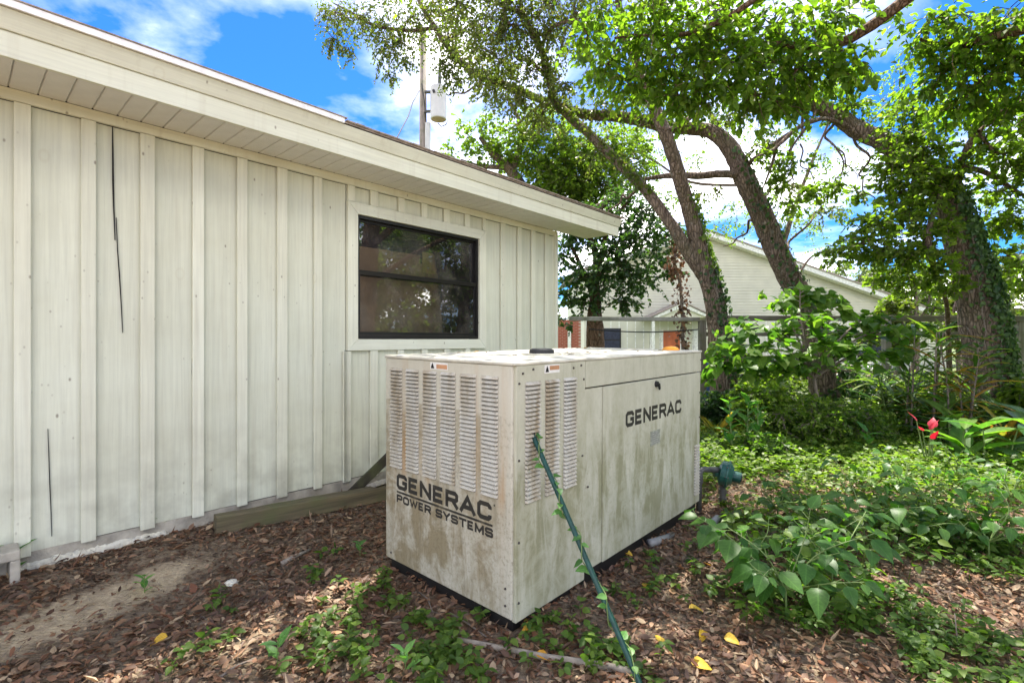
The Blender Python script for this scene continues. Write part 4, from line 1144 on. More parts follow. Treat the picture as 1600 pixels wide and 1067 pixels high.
def twigs_np(tw):
    if not tw: return np.zeros((0, 3)), np.zeros((0, 4), int)
    a = np.array([t[0] for t in tw]); b = np.array([t[1] for t in tw]); r = np.array([t[2] for t in tw])[:, None]
    d = norm(b - a); ref = np.where(np.abs(d[:, 2:3]) < .9, [[0, 0, 1.0]], [[1.0, 0, 0]])
    u = norm(np.cross(d, ref)); v = np.cross(d, u)
    V = []
    mid = (a + b) / 2 + rng.normal(size=a.shape) * .06 * np.linalg.norm(b - a, axis=1, keepdims=True)
    for P_, s in ((a, 1.3), (mid, 1.0), (b, .5)):
        for k in range(3):
            an = k * 2.094; V.append(P_ + (u * math.cos(an) + v * math.sin(an)) * r * s)
    V = np.stack(V, 1); n = len(a)
    f = []
    for s in range(2):
        for k in range(3): f.append((s * 3 + k, s * 3 + (k + 1) % 3, s * 3 + 3 + (k + 1) % 3, s * 3 + 3 + k))
    Fc = (np.array(f)[None] + (np.arange(n) * 9)[:, None, None]).reshape(-1, 4)
    return V.reshape(-1, 3), Fc

def tree(name, label, base, limbs, clumps, leafmat, size, bark='bark', nside=14, hang=None, group=None, cat='tree', tscale=1.0, **kw):
    t = thing(name, label, cat, base, group=group)
    off = np.array(base)
    for l in limbs: l[:, 3] *= np.where(l[:, 3] > .04, tscale, 1.0)
    parts = [tube_np(l, nside if l[0, 3] > .05 else 7) for l in limbs]
    lp, ly, ln_, ls, tw = foliage(clumps, size, **kw)
    parts.append(twigs_np(tw))
    V, Fc = join(parts)
    np_mesh('trunk', V - off, Fc, M[bark], True, t)
    V, Fc = scatter(LEAF, LEAF_F, lp, ly, ln_, ls, rng.uniform(.75, 1.25, len(lp)) * kw.get('wide', 1.0))
    np_mesh('crown', V - off, Fc, M[leafmat], False, t)
    return t
def cl(px, py, d, rpx, n, flat=.8):
    p = P(px, py, d); return (p.x, p.y, p.z, rpx / F * d, n, flat)
def sub(path, k0, k1=None):
    return path
def wig(p0, p1, r0, r1, n=6, amp=.12, sag=0.0):
    """crooked side branch between two points"""
    p0 = np.array(p0, float); p1 = np.array(p1, float); L_ = np.linalg.norm(p1 - p0)
    rows = []
    for i in range(n + 1):
        t = i / n; q = p0 * (1 - t) + p1 * t + rng.normal(size=3) * amp * L_ * (math.sin(math.pi * t)) * .5
        q[2] -= sag * math.sin(math.pi * t) * L_
        rows.append((*q, r0 + (r1 - r0) * t))
    return spline(rows, 3)

DA = 8.3
# twin stemmed oak
A_main = limb_px([(1134, 690, DA, .36), (1131, 600, DA, .30), (1124, 520, DA, .245), (1114, 460, DA, .225), (1099, 412, DA, .20)])
A_r = limb_px([(1106, 435, DA, .20), (1092, 390, DA, .185), (1080, 340, DA, .165), (1062, 280, DA - .1, .155), (1046, 225, DA - .2, .145), (1022, 168, DA - .3, .125), (1000, 110, DA - .5, .10), (975, 50, DA - .8, .08), (960, -40, DA - 1, .05)])
A_l = limb_px([(1108, 440, DA, .17), (1082, 405, DA, .15), (1056, 362, DA, .135), (1028, 322, DA + .1, .125), (1000, 288, DA + .2, .12), (968, 256, DA + .3, .115), (930, 218, DA + .4, .11), (893, 185, DA + .5, .11), (866, 157, DA + .5, .095), (858, 120, DA + .5, .085), (845, 75, DA + .4, .075), (826, 42, DA + .3, .065), (812, 0, DA, .05), (800, -60, DA, .03)])
extra = [wig(P(834, 55, DA + .4), P(905, 30, DA - .6), .05, .02), wig(P(855, 110, DA + .5), P(790, 70, DA + 1), .04, .015), wig(P(820, 20, DA), P(740, -10, DA + .5), .04, .015),
         wig(P(1000, 288, DA + .2), P(950, 330, DA + .6), .03, .01), wig(P(1040, 210, DA - .2), P(1110, 160, DA - 1), .04, .012)]
A_cl = [cl(800, 40, DA, 55, 60), cl(770, 85, DA + .5, 50, 55), cl(830, 110, DA + .4, 42, 40), cl(745, 40, DA + .5, 52, 50), cl(860, 60, DA + .2, 45, 40), cl(790, 10, DA, 60, 55), cl(850, 5, DA, 55, 50), cl(720, 5, DA, 55, 50),
        cl(812, 150, DA + .4, 38, 40), cl(845, 185, DA + .5, 40, 40), cl(900, 20, DA - .4, 60, 50), cl(770, 130, DA + .7, 40, 30), cl(880, 130, DA, 35, 25),
        cl(985, 250, DA + .4, 26, 12), cl(930, 240, DA + .5, 30, 14), cl(800, -80, DA, 110, 120), cl(920, -90, DA - .6, 120, 110), cl(700, -70, DA, 90, 60), cl(1010, -40, DA - 1, 110, 90)]
tree('oak_tree', 'twin stemmed brown oak forking low right behind the generator', P(1134, 660, DA), [A_main, A_r, A_l] + extra, A_cl, 'leaf_olive', .052, droop=.4, dens=1.9, rscale=1.2, tscale=.72)

# leaning oak whose limb crosses to the left over the roof
DB = 8.5
B_main = limb_px([(1296, 680, DB, .36), (1286, 600, DB, .29), (1268, 510, DB, .265), (1242, 450, DB, .25), (1216, 398, DB, .245), (1190, 335, DB, .235), (1166, 285, DB, .225), (1150, 248, DB + .05, .21), (1132, 221, DB + .1, .185), (1108, 205, DB + .2, .16), (1080, 201, DB + .3, .15), (1045, 199, DB + .4, .145), (1008, 190, DB + .5, .14), (972, 183, DB + .6, .135), (930, 180, DB + .7, .125), (893, 174, DB + .8, .11), (850, 158, DB + 1, .10), (805, 140, DB + 1.2, .095), (762, 122, DB + 1.4, .09), (732, 108, DB + 1.5, .085), (702, 76, DB + 1.6, .08), (680, 44, DB + 1.6, .07), (660, 12, DB + 1.6, .055), (640, -30, DB + 1.6, .03)])
B_ex = [limb_px([(1166, 276, DB, .09), (1128, 272, DB, .085), (1090, 275, DB + .2, .085), (1055, 274, DB + .3, .075), (1020, 278, DB + .4, .05), (985, 285, DB + .6, .02)]),
        limb_px([(680, 44, DB + 1.6, .055), (640, 48, DB + 1.7, .05), (600, 44, DB + 1.8, .045), (575, 36, DB + 1.9, .04), (545, 18, DB + 2, .025), (520, 5, DB + 2, .012)]),
        limb_px([(1160, 262, DB, .05), (1190, 240, DB - .3, .045), (1225, 215, DB - .5, .035), (1255, 195, DB - .7, .02)]),
        wig(P(762, 122, DB + 1.4), P(700, 150, DB + 1.6), .03, .01), wig(P(700, 76, DB + 1.6), P(715, 20, DB + 1.2), .035, .012), wig(P(850, 158, DB + 1), P(800, 200, DB + 1.2), .03, .01),
        wig(P(1190, 335, DB), P(1130, 385, DB + .8), .03, .008), wig(P(1216, 398, DB), P(1275, 330, DB + .5), .03, .008)]
B_cl = [cl(1080, 180, DB, 34, 24), cl(1010, 165, DB + .3, 30, 20), cl(940, 158, DB + .5, 34, 24), cl(870, 160, DB + .8, 30, 22), cl(780, 120, DB + 1.2, 36, 38), cl(735, 95, DB + 1.4, 38, 40), cl(700, 60, DB + 1.5, 40, 44), cl(690, 15, DB + 1.5, 42, 40), cl(640, 30, DB + 1.6, 42, 44), cl(600, 45, DB + 1.8, 38, 40), cl(560, 28, DB + 1.9, 40, 44), cl(525, 20, DB + 2, 34, 36),
        cl(520, 60, DB + 2, 20, 22, 1.6), cl(545, 75, DB + 2, 16, 12, 1.6), cl(598, 85, DB + 1.8, 18, 16, 1.6), cl(620, 65, DB + 1.7, 30, 26), cl(690, 100, DB + 1.5, 20, 22, 1.7), cl(610, 120, DB + 1.8, 20, 10), cl(635, 95, DB + 1.7, 24, 16), cl(710, 125, DB + 1.5, 24, 16), cl(760, 150, DB + 1.4, 22, 16, 1.4),
        cl(1100, 300, DB + .3, 26, 10), cl(1140, 180, DB, 28, 18), cl(1190, 225, DB - .3, 26, 14), cl(1240, 290, DB + .3, 30, 14), cl(1280, 330, DB + .5, 26, 12), cl(600, -40, DB + 1.8, 70, 50), cl(680, -50, DB + 1.6, 70, 55)]
tree('oak_tree', 'leaning grey oak whose high limb bends left above the roof', P(1296, 650, DB), [B_main] + B_ex, B_cl, 'leaf_olive', .052, droop=.5, dens=2.0, rscale=1.2, tscale=.73)

# ivy oak at the right
DC = 7.2
C_main = limb_px([(1560, 700, DC, .50), (1545, 600, DC, .40), (1536, 520, DC, .345), (1524, 450, DC, .315), (1504, 385, DC, .28), (1488, 325, DC, .24), (1462, 280, DC + .1, .22), (1420, 245, DC + .3, .20), (1378, 220, DC + .5, .19), (1338, 202, DC + .7, .18), (1300, 176, DC + .8, .165), (1256, 160, DC + .9, .13), (1215, 165, DC + 1, .09), (1180, 172, DC + 1.1, .05)])
C_ex = [limb_px([(1340, 205, DC + .7, .05), (1292, 186, DC + .6, .042), (1250, 198, DC + .5, .034), (1222, 222, DC + .5, .028), (1205, 236, DC + .5, .022), (1178, 246, DC + .5, .01)]),
        wig(P(1258, 165, DC + .9), P(1234, 300, DC + .5), .026, .006, 8, .10), wig(P(1300, 178, DC + .8), P(1312, 296, DC + .7), .024, .005, 8, .10),
        wig(P(1330, 198, DC + .8), P(1368, 330, DC + .5), .026, .005, 8, .10), wig(P(1276, 172, DC + .8), P(1196, 318, DC + .6), .024, .005, 9, .08),
        wig(P(1250, 225, DC + .75), P(1290, 325, DC + .9), .014, .004, 6, .12), wig(P(1306, 232, DC + .8), P(1345, 300, DC + 1), .013, .004, 6, .12), wig(P(1240, 262, DC + .7), P(1205, 352, DC + .7), .012, .004, 6, .12),
        limb_px([(1215, 225, DC + .5, .025), (1205, 260, DC + .6, .02), (1190, 300, DC + .6, .01)]),
        limb_px([(1490, 330, DC, .08), (1500, 260, DC - .2, .06), (1528, 206, DC - .4, .05), (1570, 180, DC - .6, .045), (1620, 150, DC - .8, .04)]),
        limb_px([(1500, 260, DC - .2, .04), (1540, 270, DC - .2, .035), (1590, 300, DC - .3, .025), (1640, 330, DC - .3, .015)]),
        limb_px([(1528, 206, DC - .4, .03), (1560, 240, DC - .4, .02), (1610, 225, DC - .4, .015)]),
        limb_px([(1470, 300, DC - .1, .05), (1450, 380, DC - .5, .04), (1478, 470, DC + .5, .03), (1482, 540, DC + 1, .05), (1486, 640, DC + 1, .06)])]
C_cl = [cl(1430, 170, DC + .2, 45, 38), cl(1410, 210, DC + .2, 42, 40), cl(1450, 230, DC, 45, 42), cl(1395, 255, DC, 34, 30), cl(1440, 285, DC - .2, 46, 46), cl(1480, 270, DC - .2, 34, 26), cl(1405, 300, DC, 34, 30), cl(1430, 330, DC - .3, 40, 38), cl(1370, 345, DC - .2, 32, 28), cl(1350, 380, DC - .2, 34, 30), cl(1310, 390, DC - .2, 22, 12), cl(1395, 390, DC - .3, 38, 34), cl(1440, 385, DC - .4, 38, 34), cl(1475, 355, DC - .3, 28, 20), cl(1420, 430, DC, 30, 22), cl(1470, 420, DC - .3, 32, 20), cl(1490, 440, DC - .4, 22, 10), cl(1380, 430, DC + .3, 26, 14)]
C_cl2 = [cl(1240, 250, DC + .5, 20, 6), cl(1215, 280, DC + .6, 18, 6), cl(1300, 290, DC + .7, 22, 8), cl(1270, 300, DC + .7, 18, 7), cl(1340, 300, DC + .8, 18, 7), cl(1240, 320, DC + .6, 20, 7), cl(1200, 240, DC + .6, 18, 6), cl(1270, 150, DC + .8, 30, 14), cl(1330, 165, DC + .7, 30, 14), cl(1230, 150, DC + 1, 24, 10), cl(1300, 130, DC + .9, 30, 10),
         cl(1560, 180, DC - .5, 34, 14), cl(1530, 230, DC - .3, 30, 14), cl(1580, 260, DC - .4, 34, 14), cl(1560, 300, DC - .2, 34, 14), cl(1590, 340, DC - .2, 34, 14), cl(1545, 350, DC, 26, 9), cl(1575, 400, DC, 30, 12), cl(1610, 230, DC - .5, 40, 20), cl(1520, 170, DC - .3, 34, 16), cl(1560, 430, DC + .4, 26, 10), cl(1600, 440, DC, 34, 14)]
tree('ivy_oak', 'thick ivy covered oak trunk at the right edge arching to the left', P(1560, 660, DC), [C_main] + C_ex, [c[:4] + (c[4] * 1.1,) + c[5:] for c in C_cl] + [c[:4] + (c[4] * 1.9,) + c[5:] for c in C_cl2], 'leaf_bright', .064, droop=.35, up=.7, dens=1.8, rscale=1.22, tscale=.74)

# far airy oak filling the gaps between the stems
DH = 15.0
H_main = limb_px([(1290, 640, DH, .40), (1272, 520, DH, .34), (1218, 400, DH, .28), (1170, 290, DH, .22), (1142, 230, DH, .15), (1100, 160, DH, .07), (1060, 90, DH, .03)])
H_ex = [limb_px([(1218, 400, DH, .14), (1240, 330, DH, .11), (1270, 250, DH, .07), (1300, 180, DH, .03)]), limb_px([(1170, 290, DH, .08), (1080, 285, DH, .07), (1020, 250, DH, .04), (980, 230, DH, .02)]), limb_px([(1240, 440, DH, .08), (1270, 400, DH, .05), (1310, 390, DH, .02)])]
H_cl = [cl(hx_, hy_, DH + rng.uniform(-1.5, 1.5), rng.uniform(24, 40), 13) for hx_, hy_ in [(1000, 200), (1030, 240), (1060, 180), (1090, 250), (1120, 190), (1150, 150), (1180, 200), (1210, 260), (1240, 210), (1260, 300), (1290, 240), (1310, 330), (1230, 340), (1150, 330), (1060, 310), (1020, 300), (1280, 390), (1330, 380), (1250, 150), (1320, 170), (1350, 250), (1380, 160), (1100, 120), (1040, 130), (980, 150), (1300, 280), (1200, 300), (1340, 120), (1400, 110), (1180, 350), (1120, 360), (1270, 350)]]
tree('airy_oak', 'far airy oak whose fine leaves show between the two big oaks', P(1290, 620, DH), [H_main] + H_ex, H_cl, 'leaf_bright', .07, droop=.4, dens=1.9, tscale=.6)

# small dark tree beyond the building corner
DE = 10.2
E_main = limb_px([(938, 640, DE, .22), (934, 560, DE, .19), (931, 500, DE, .17), (929, 450, DE, .12), (932, 405, DE, .085), (922, 370, DE, .07), (912, 350, DE, .06), (900, 320, DE, .05)])
E_2 = limb_px([(929, 440, DE, .08), (940, 395, DE, .06), (945, 372, DE, .055), (962, 340, DE, .05), (985, 310, DE, .04)])
E_3 = limb_px([(938, 620, DE + .1, .1), (922, 560, DE + .1, .08), (921, 500, DE, .07), (924, 460, DE, .06), (905, 410, DE, .05), (890, 380, DE, .03)])
E_cl = [cl(900, 370, DE, 30, 40), cl(885, 400, DE, 24, 22), cl(905, 425, DE - .2, 34, 44), cl(890, 465, DE, 24, 22), cl(940, 430, DE - .4, 40, 60), cl(960, 390, DE - .3, 42, 66), cl(1000, 370, DE - .2, 42, 64), cl(1025, 400, DE, 36, 42), cl(990, 430, DE - .3, 40, 54), cl(970, 470, DE - .2, 28, 24), cl(920, 470, DE - .2, 28, 26), cl(950, 350, DE, 40, 60), cl(1010, 330, DE, 40, 54), cl(1040, 430, DE + .1, 24, 12), cl(900, 340, DE, 30, 40), cl(975, 310, DE + .1, 40, 40), cl(1045, 360, DE + .2, 26, 22), cl(890, 500, DE, 18, 8)]
tree('small_tree', 'small dense dark green tree just beyond the building corner', P(938, 620, DE), [E_main, E_2, E_3], E_cl, 'leaf_dark', .078, bark='bark_red', droop=.3, dens=1.35, rscale=1.1, tscale=.8)

# bushy oak behind the roof
DF = 13.0
F_main = limb_px([(846, 700, DF, .4), (845, 560, DF, .34), (838, 420, DF, .28), (830, 330, DF, .2), (800, 270, DF, .14), (770, 240, DF, .09), (750, 215, DF, .05)])
F_ex = [limb_px([(830, 330, DF, .15), (870, 280, DF, .12), (910, 240, DF, .08), (960, 210, DF, .04)]), limb_px([(800, 270, DF, .08), (815, 220, DF, .07), (808, 180, DF, .05), (790, 150, DF, .03)]), limb_px([(790, 262, DF, .07), (750, 260, DF, .05), (720, 250, DF, .03)]),
        limb_px([(850, 330, DF - 1, .12), (905, 338, DF - 1.5, .10), (935, 325, DF - 2, .09), (965, 300, DF - 2.2, .06)])]
F_cl = [cl(820, 210, DF, 36, 50), cl(850, 250, DF - .3, 40, 70), cl(880, 220, DF - .3, 42, 74), cl(920, 250, DF - .5, 42, 76), cl(890, 280, DF - .5, 44, 84), cl(940, 290, DF - .6, 42, 70), cl(850, 285, DF - .3, 34, 44), cl(800, 245, DF, 30, 30), cl(960, 230, DF - .4, 38, 54), cl(990, 265, DF - .2, 34, 36), cl(770, 225, DF, 28, 22), cl(745, 245, DF, 24, 14), cl(730, 215, DF, 20, 8), cl(760, 190, DF, 22, 10), cl(910, 310, DF - .5, 40, 60), cl(840, 180, DF, 30, 24), cl(870, 320, DF - .5, 36, 40), cl(720, 190, DF, 20, 5), cl(1000, 220, DF, 30, 24), cl(700, 240, DF, 18, 5)]
tree('bushy_oak', 'yellow green bushy oak rising behind the roof edge', P(846, 680, DF), [F_main] + F_ex, F_cl, 'leaf_bright', .08, droop=.25, dens=2.9, rscale=1.2)

# near broad-leaved tree: its trunk stands outside the frame at the right, its boughs reach over
G0 = Vector((6.4, 2.9, gz(6.4, 2.9)))
G_main = spline([(G0.x, G0.y, G0.z - .2, .3), (6.3, 2.95, 1.2, .24), (6.1, 3.1, 2.6, .21), (5.8, 3.3, 4.0, .18), (5.2, 3.7, 5.2, .14), (4.2, 4.3, 6.1, .10), (3.0, 4.8, 6.6, .07), (1.8, 5.2, 6.6, .03)])
def ppx(px, py, d): p = P(px, py, d); return (p.x, p.y, p.z)
G_ex = [spline([(5.5, 3.5, 4.6, .09), (4.6, 4.4, 5.1, .07), (*ppx(1330, 60, 5.2), .05), (*ppx(1220, 70, 5.2), .03), (*ppx(1080, 60, 5.3), .012)]),
        spline([(5.9, 3.2, 3.4, .08), (5.4, 4.3, 4.2, .06), (*ppx(1500, 70, 5.6), .04), (*ppx(1430, 60, 5.8), .015)]),
        spline([(6.1, 3.1, 2.6, .07), (5.9, 4.4, 3.4, .05), (*ppx(1600, 160, 5.8), .035), (*ppx(1530, 205, 5.9), .02)]),
        spline([(1.8, 5.2, 6.6, .035), (.8, 4.8, 6.3, .03), (-.3, 4.5, 6.15, .022), (-1.3, 4.6, 6.2, .008)]),
        spline([(4.2, 4.3, 6.1, .05), (*ppx(1150, 20, 5.0), .03), (*ppx(960, 60, 5.4), .012)])]
G_cl = [cl(920, 60, 5.6, 42, 16), cl(950, 100, 5.5, 46, 22), cl(985, 135, 5.4, 40, 20), cl(935, 20, 5.6, 44, 16), cl(1000, 60, 5.4, 60, 38), cl(1050, 100, 5.3, 58, 40), cl(1090, 50, 5.3, 60, 40), cl(1110, 130, 5.2, 50, 32), cl(1160, 90, 5.2, 62, 46), cl(1180, 150, 5.1, 44, 26), cl(1210, 40, 5.2, 62, 46), cl(1240, 110, 5.1, 55, 40), cl(1280, 60, 5.1, 55, 36), cl(1310, 110, 5.1, 40, 22), cl(1340, 95, 5.1, 28, 10), cl(1300, 20, 5.2, 48, 22), cl(1130, 10, 5.3, 60, 36), cl(1030, 10, 5.4, 60, 34), cl(1060, 150, 5.3, 36, 16), cl(1225, 165, 5.1, 34, 12),
        cl(1460, 30, 5.6, 55, 30), cl(1510, 70, 5.5, 58, 36), cl(1560, 40, 5.4, 60, 38), cl(1590, 100, 5.4, 55, 34), cl(1530, 130, 5.5, 48, 26), cl(1480, 110, 5.6, 44, 22), cl(1450, 70, 5.7, 36, 14), cl(1580, 170, 5.5, 46, 20), cl(1490, 165, 5.7, 40, 16), cl(1620, 60, 5.3, 60, 34), cl(1440, 130, 5.8, 34, 12), cl(1400, 20, 5.7, 26, 5), cl(1640, 150, 5.3, 60, 26),
        (2.2, 4.4, 6.4, 1.1, 60), (3.4, 4.0, 6.6, 1.2, 70), (4.6, 3.6, 6.3, 1.2, 60), (5.8, 4.2, 5.6, 1.0, 40), (6.8, 3.6, 5.8, 1.2, 40), (5.9, 2.4, 6.2, 1.2, 40), (.4, 5.2, 5.9, .8, 44), (-.3, 5.4, 6.1, .6, 26), (1.2, 5.0, 5.8, .8, 44), (1.9, 4.6, 5.6, .8, 30), (-1.2, 4.6, 6.2, .9, 50), (-.5, 4.4, 6.1, .9, 55), (.3, 4.3, 6.0, .9, 55), (1.0, 4.2, 5.9, .8, 50)]  # unseen clumps above the frame, some added to shade the foreground
gt = tree('canopy_tree', 'near broad leaved tree whose boughs hang into the top of the view', G0, [G_main] + G_ex, G_cl, 'leaf_near', .076, size_var=.5, dens=1.65, rscale=1.22, wide=.82, bark='bark_red', droop=.55, up=.8, leaf_per=8, jitter=.35)

# garden trees out of view, mirrored in the window; third added to block sky
for (x, y, lab) in ((10.6, 4.4, 'broad garden tree right of the view mirrored in the window glass'), (12.4, 2.2, 'second garden tree farther right mirrored in the window glass'), (9.6, 5.3, 'third garden tree added out of view to block the mirrored sky')):
    z = gz(x, y)
    tree('garden_tree', lab, (x, y, z), [spline([(x, y, z - .2, .25), (x + .1, y, 1.8, .2), (x - .2, y + .1, 3.6, .13), (x, y, 5.6, .05)]), wig((x, y, 2.4), (x - 1.3, y + .6, 4.2), .08, .02), wig((x, y, 2.6), (x + 1.2, y - .6, 4.4), .08, .02)],
         [(x + rng.uniform(-2, 2), y + rng.uniform(-2, 2), rng.uniform(.5, 6.0), 1.0, 60) for _ in range(30)], 'leaf_bright', .12, group='garden trees out of view')

# far trees behind the house and fence
def far_tree(px, py_top, py_bot, d, wpx, label, mat='leaf_far', nt=26, size=.2):
    b = P(px, 0, d); bz = gz(b.x, d); top = P(px, py_top, d).z; bot = P(px, py_bot, d).z; w = wpx / F * d
    cls = []
    for _ in range(22):
        t = rng.random(); a = rng.uniform(0, 6.28); rr = w * math.sqrt(rng.random()) * (.6 + .4 * math.sin(math.pi * min(1, t + .15)))
        cls.append((b.x + rr * math.cos(a), d + rr * .6 * math.sin(a), bot + (top - bot) * t, w * rng.uniform(.28, .45), nt))
    tr = spline([(b.x, d, bz - .2, .022 * (top - bz) + .05), (b.x + rng.uniform(-.2, .2), d, bot * .6 + bz * .4, .018 * (top - bz) + .04), (b.x + rng.uniform(-.4, .4), d, (top + bot) / 2, .06), (b.x, d, top * .9, .03)])
    tree('far_tree', label, (b.x, d, bz), [tr] + [wig(tr[9, :3], (c[0], c[1], c[2]), .05, .02) for c in cls[:8]], cls, mat, size, group='trees beyond the fence', twig_r=.012)
far_tree(1285, 425, 480, 46, 40, 'hazy pale tree whose top shows above the house eave')
far_tree(1345, 415, 500, 40, 55, 'rounded pale tree right of the house roof slope')
far_tree(1440, 400, 520, 34, 70, 'broad pale tree behind the hanging sunlit foliage')
far_tree(1580, 395, 520, 30, 60, 'pale tree filling the gap right of the ivy oak')
far_tree(1400, 470, 545, 17, 40, 'low green tree standing just past the fence', 'leaf_oak', 22, .11)
far_tree(1500, 440, 540, 22, 45, 'mid green tree seen left of the ivy oak foot', 'leaf_oak', 22, .13)
far_tree(1425, 405, 530, 20, 42, 'green tree standing between the house end and the ivy oak', 'leaf_bright', 24, .10)
far_tree(1650, 420, 560, 20, 70, 'green tree at the right border beyond the fence', 'leaf_oak', 22, .13)
far_tree(862, 480, 545, 30, 24, 'pale tree in the gap beside the building corner', 'leaf_far', 14, .16)
for px in (1720, 1850, 2000, 2200): far_tree(px, 400, 550, 26, 110, 'row tree beyond the fence past the right border', 'leaf_oak', 24, .17)

# ------------------------------------------------------------------ ivy on trunks
def ivy(name, label, path, k0, k1, n, size, spread, mat, face=-90.0, strand=4):
    base = path[k0, :3].copy()
    t = thing(name, label, 'ivy', base)
    k = rng.uniform(k0, k1, n); i = k.astype(int); fr = (k - i)[:, None]
    p = path[i] * (1 - fr) + path[np.minimum(i + 1, len(path) - 1)] * fr
    ang = R(face) + rng.normal(size=n) * spread
    nrm = np.stack([np.cos(ang), np.sin(ang), rng.normal(size=n) * .25], 1); nrm = norm(nrm)
    pos = p[:, :3] + nrm * (p[:, 3:4] * 1.08 + rng.uniform(.01, .07, (n, 1)))
    yd = np.stack([rng.normal(size=n) * .5, rng.normal(size=n) * .5, -1 + rng.normal(size=n) * .5], 1)
    v, f = leaf_rows(HEART, .2, .15)
    V, Fc = scatter(v, f, pos - base, yd, nrm + rng.normal(size=(n, 3)) * .35 + [0, 0, .25], size * rng.uniform(.6, 1.25, n))
    np_mesh('foliage', V, Fc, M[mat], True, t)
    prt = []
    for s in range(strand):
        a = R(face) + (s - strand / 2) * .45
        q = []
        for kk in range(k0, k1):
            a += rng.normal() * .12; q.append((*(path[kk, :3] + np.array([math.cos(a), math.sin(a), 0]) * path[kk, 3] * 1.06 - base), .008))
        prt.append(tube_np(np.array(q), 5))
    V, Fc = join(prt); np_mesh('stem', V, Fc, M['twig'], True, t)
ivy('ivy', 'dense dark ivy climbing the thick oak trunk at the right edge', C_main, 1, 30, 2200, .058, .5, 'leaf_vine_mass', -66)
ivy('ivy', 'sparse ivy patches on the twin stemmed oak below its fork', A_main, 3, 19, 330, .06, .6, 'leaf_ivy', -65)
ivy('ivy', 'bright ivy on the right flank of the straight oak stem', A_r, 0, 13, 420, .062, .5, 'leaf_sunny', -12)  # sunlight on this ivy is put into its lighter leaf colour
ivy('ivy', 'thin ivy and moss on the leaning oak trunk', B_main, 8, 36, 330, .06, .8, 'leaf_ivy', -60, 3)
ivy('ivy', 'leafy creeper on the limb that slants up from the oak fork', A_l, 18, 52, 520, .06, .9, 'leaf_oak', -100, 3)
ivy('ivy', 'creeper clothing the limb that crosses above the roof', B_main, 50, 100, 800, .06, 1.3, 'leaf_oak', -90, 3)
# dry vine column hanging between the small tree and the twin oak
hv = thing('dry_vine', 'brown dry leaved vine hanging between the small tree and twin oak', 'vine', P(1066, 545, 9.4))
hp_ = limb_px([(1058, 380, 9.2, .02), (1054, 410, 9.3, .025), (1062, 440, 9.4, .028), (1066, 490, 9.4, .028), (1067, 540, 9.4, .03), (1067, 640, 9.4, .03)])
V, Fc = tube_np(hp_, 6); np_mesh('stem', V - np.array(hv.location), Fc, M['twig'], True, hv)
n = 520; i = rng.integers(0, len(hp_) - 1, n); pos = hp_[i, :3] + rng.normal(size=(n, 3)) * np.array([.075, .06, .06])
V, Fc = scatter(LEAF, LEAF_F, pos - np.array(hv.location), rng.normal(size=(n, 3)) + [0, 0, -1.2], rng.normal(size=(n, 3)), rng.uniform(.05, .10, n)); np_mesh('foliage', V, Fc, M['litter'], False, hv)

# ------------------------------------------------------------------ plants with leaves one can pick apart
def leafset(name, rows, mat, cup=.2, bends=(.1, .3, .5), wide=1.0): return [leaf_obj_mesh(name, rows, M[mat], cup, b, wide) for b in bends]
HEARTS = leafset('heart_leaf', HEART, 'leaf_heart', .15, (.05, .2, .38), 1.05)
WEEDS = leafset('weed_leaf', [(y, w * 1.18) for y, w in OVATE], 'leaf_weed', .22, (.1, .3, .5))
CANN = leafset('canna_leaf', CANNA, 'leaf_canna', .3, (.1, .3, .5), .9)
STRP = leafset('strap_leaf', STRAP, 'leaf_strap', .5, (.2, .5, .9))
GOLD = leafset('gold_leaf', STRAP, 'leaf_gold', .5, (.2, .5, .9))
REDS = leafset('red_leaf', HEART, 'leaf_red', .15, (.1, .3), .9)
SEED = leafset('seedling_leaf', LANCE, 'leaf_vine', .3, (.1, .3), 1.5)
def stem_mesh(parent, paths, mat='stem', name='stem'):
    V, Fc = join([tube_np(p, 6) for p in paths]); return np_mesh(name, V, Fc, M[mat], True, parent)

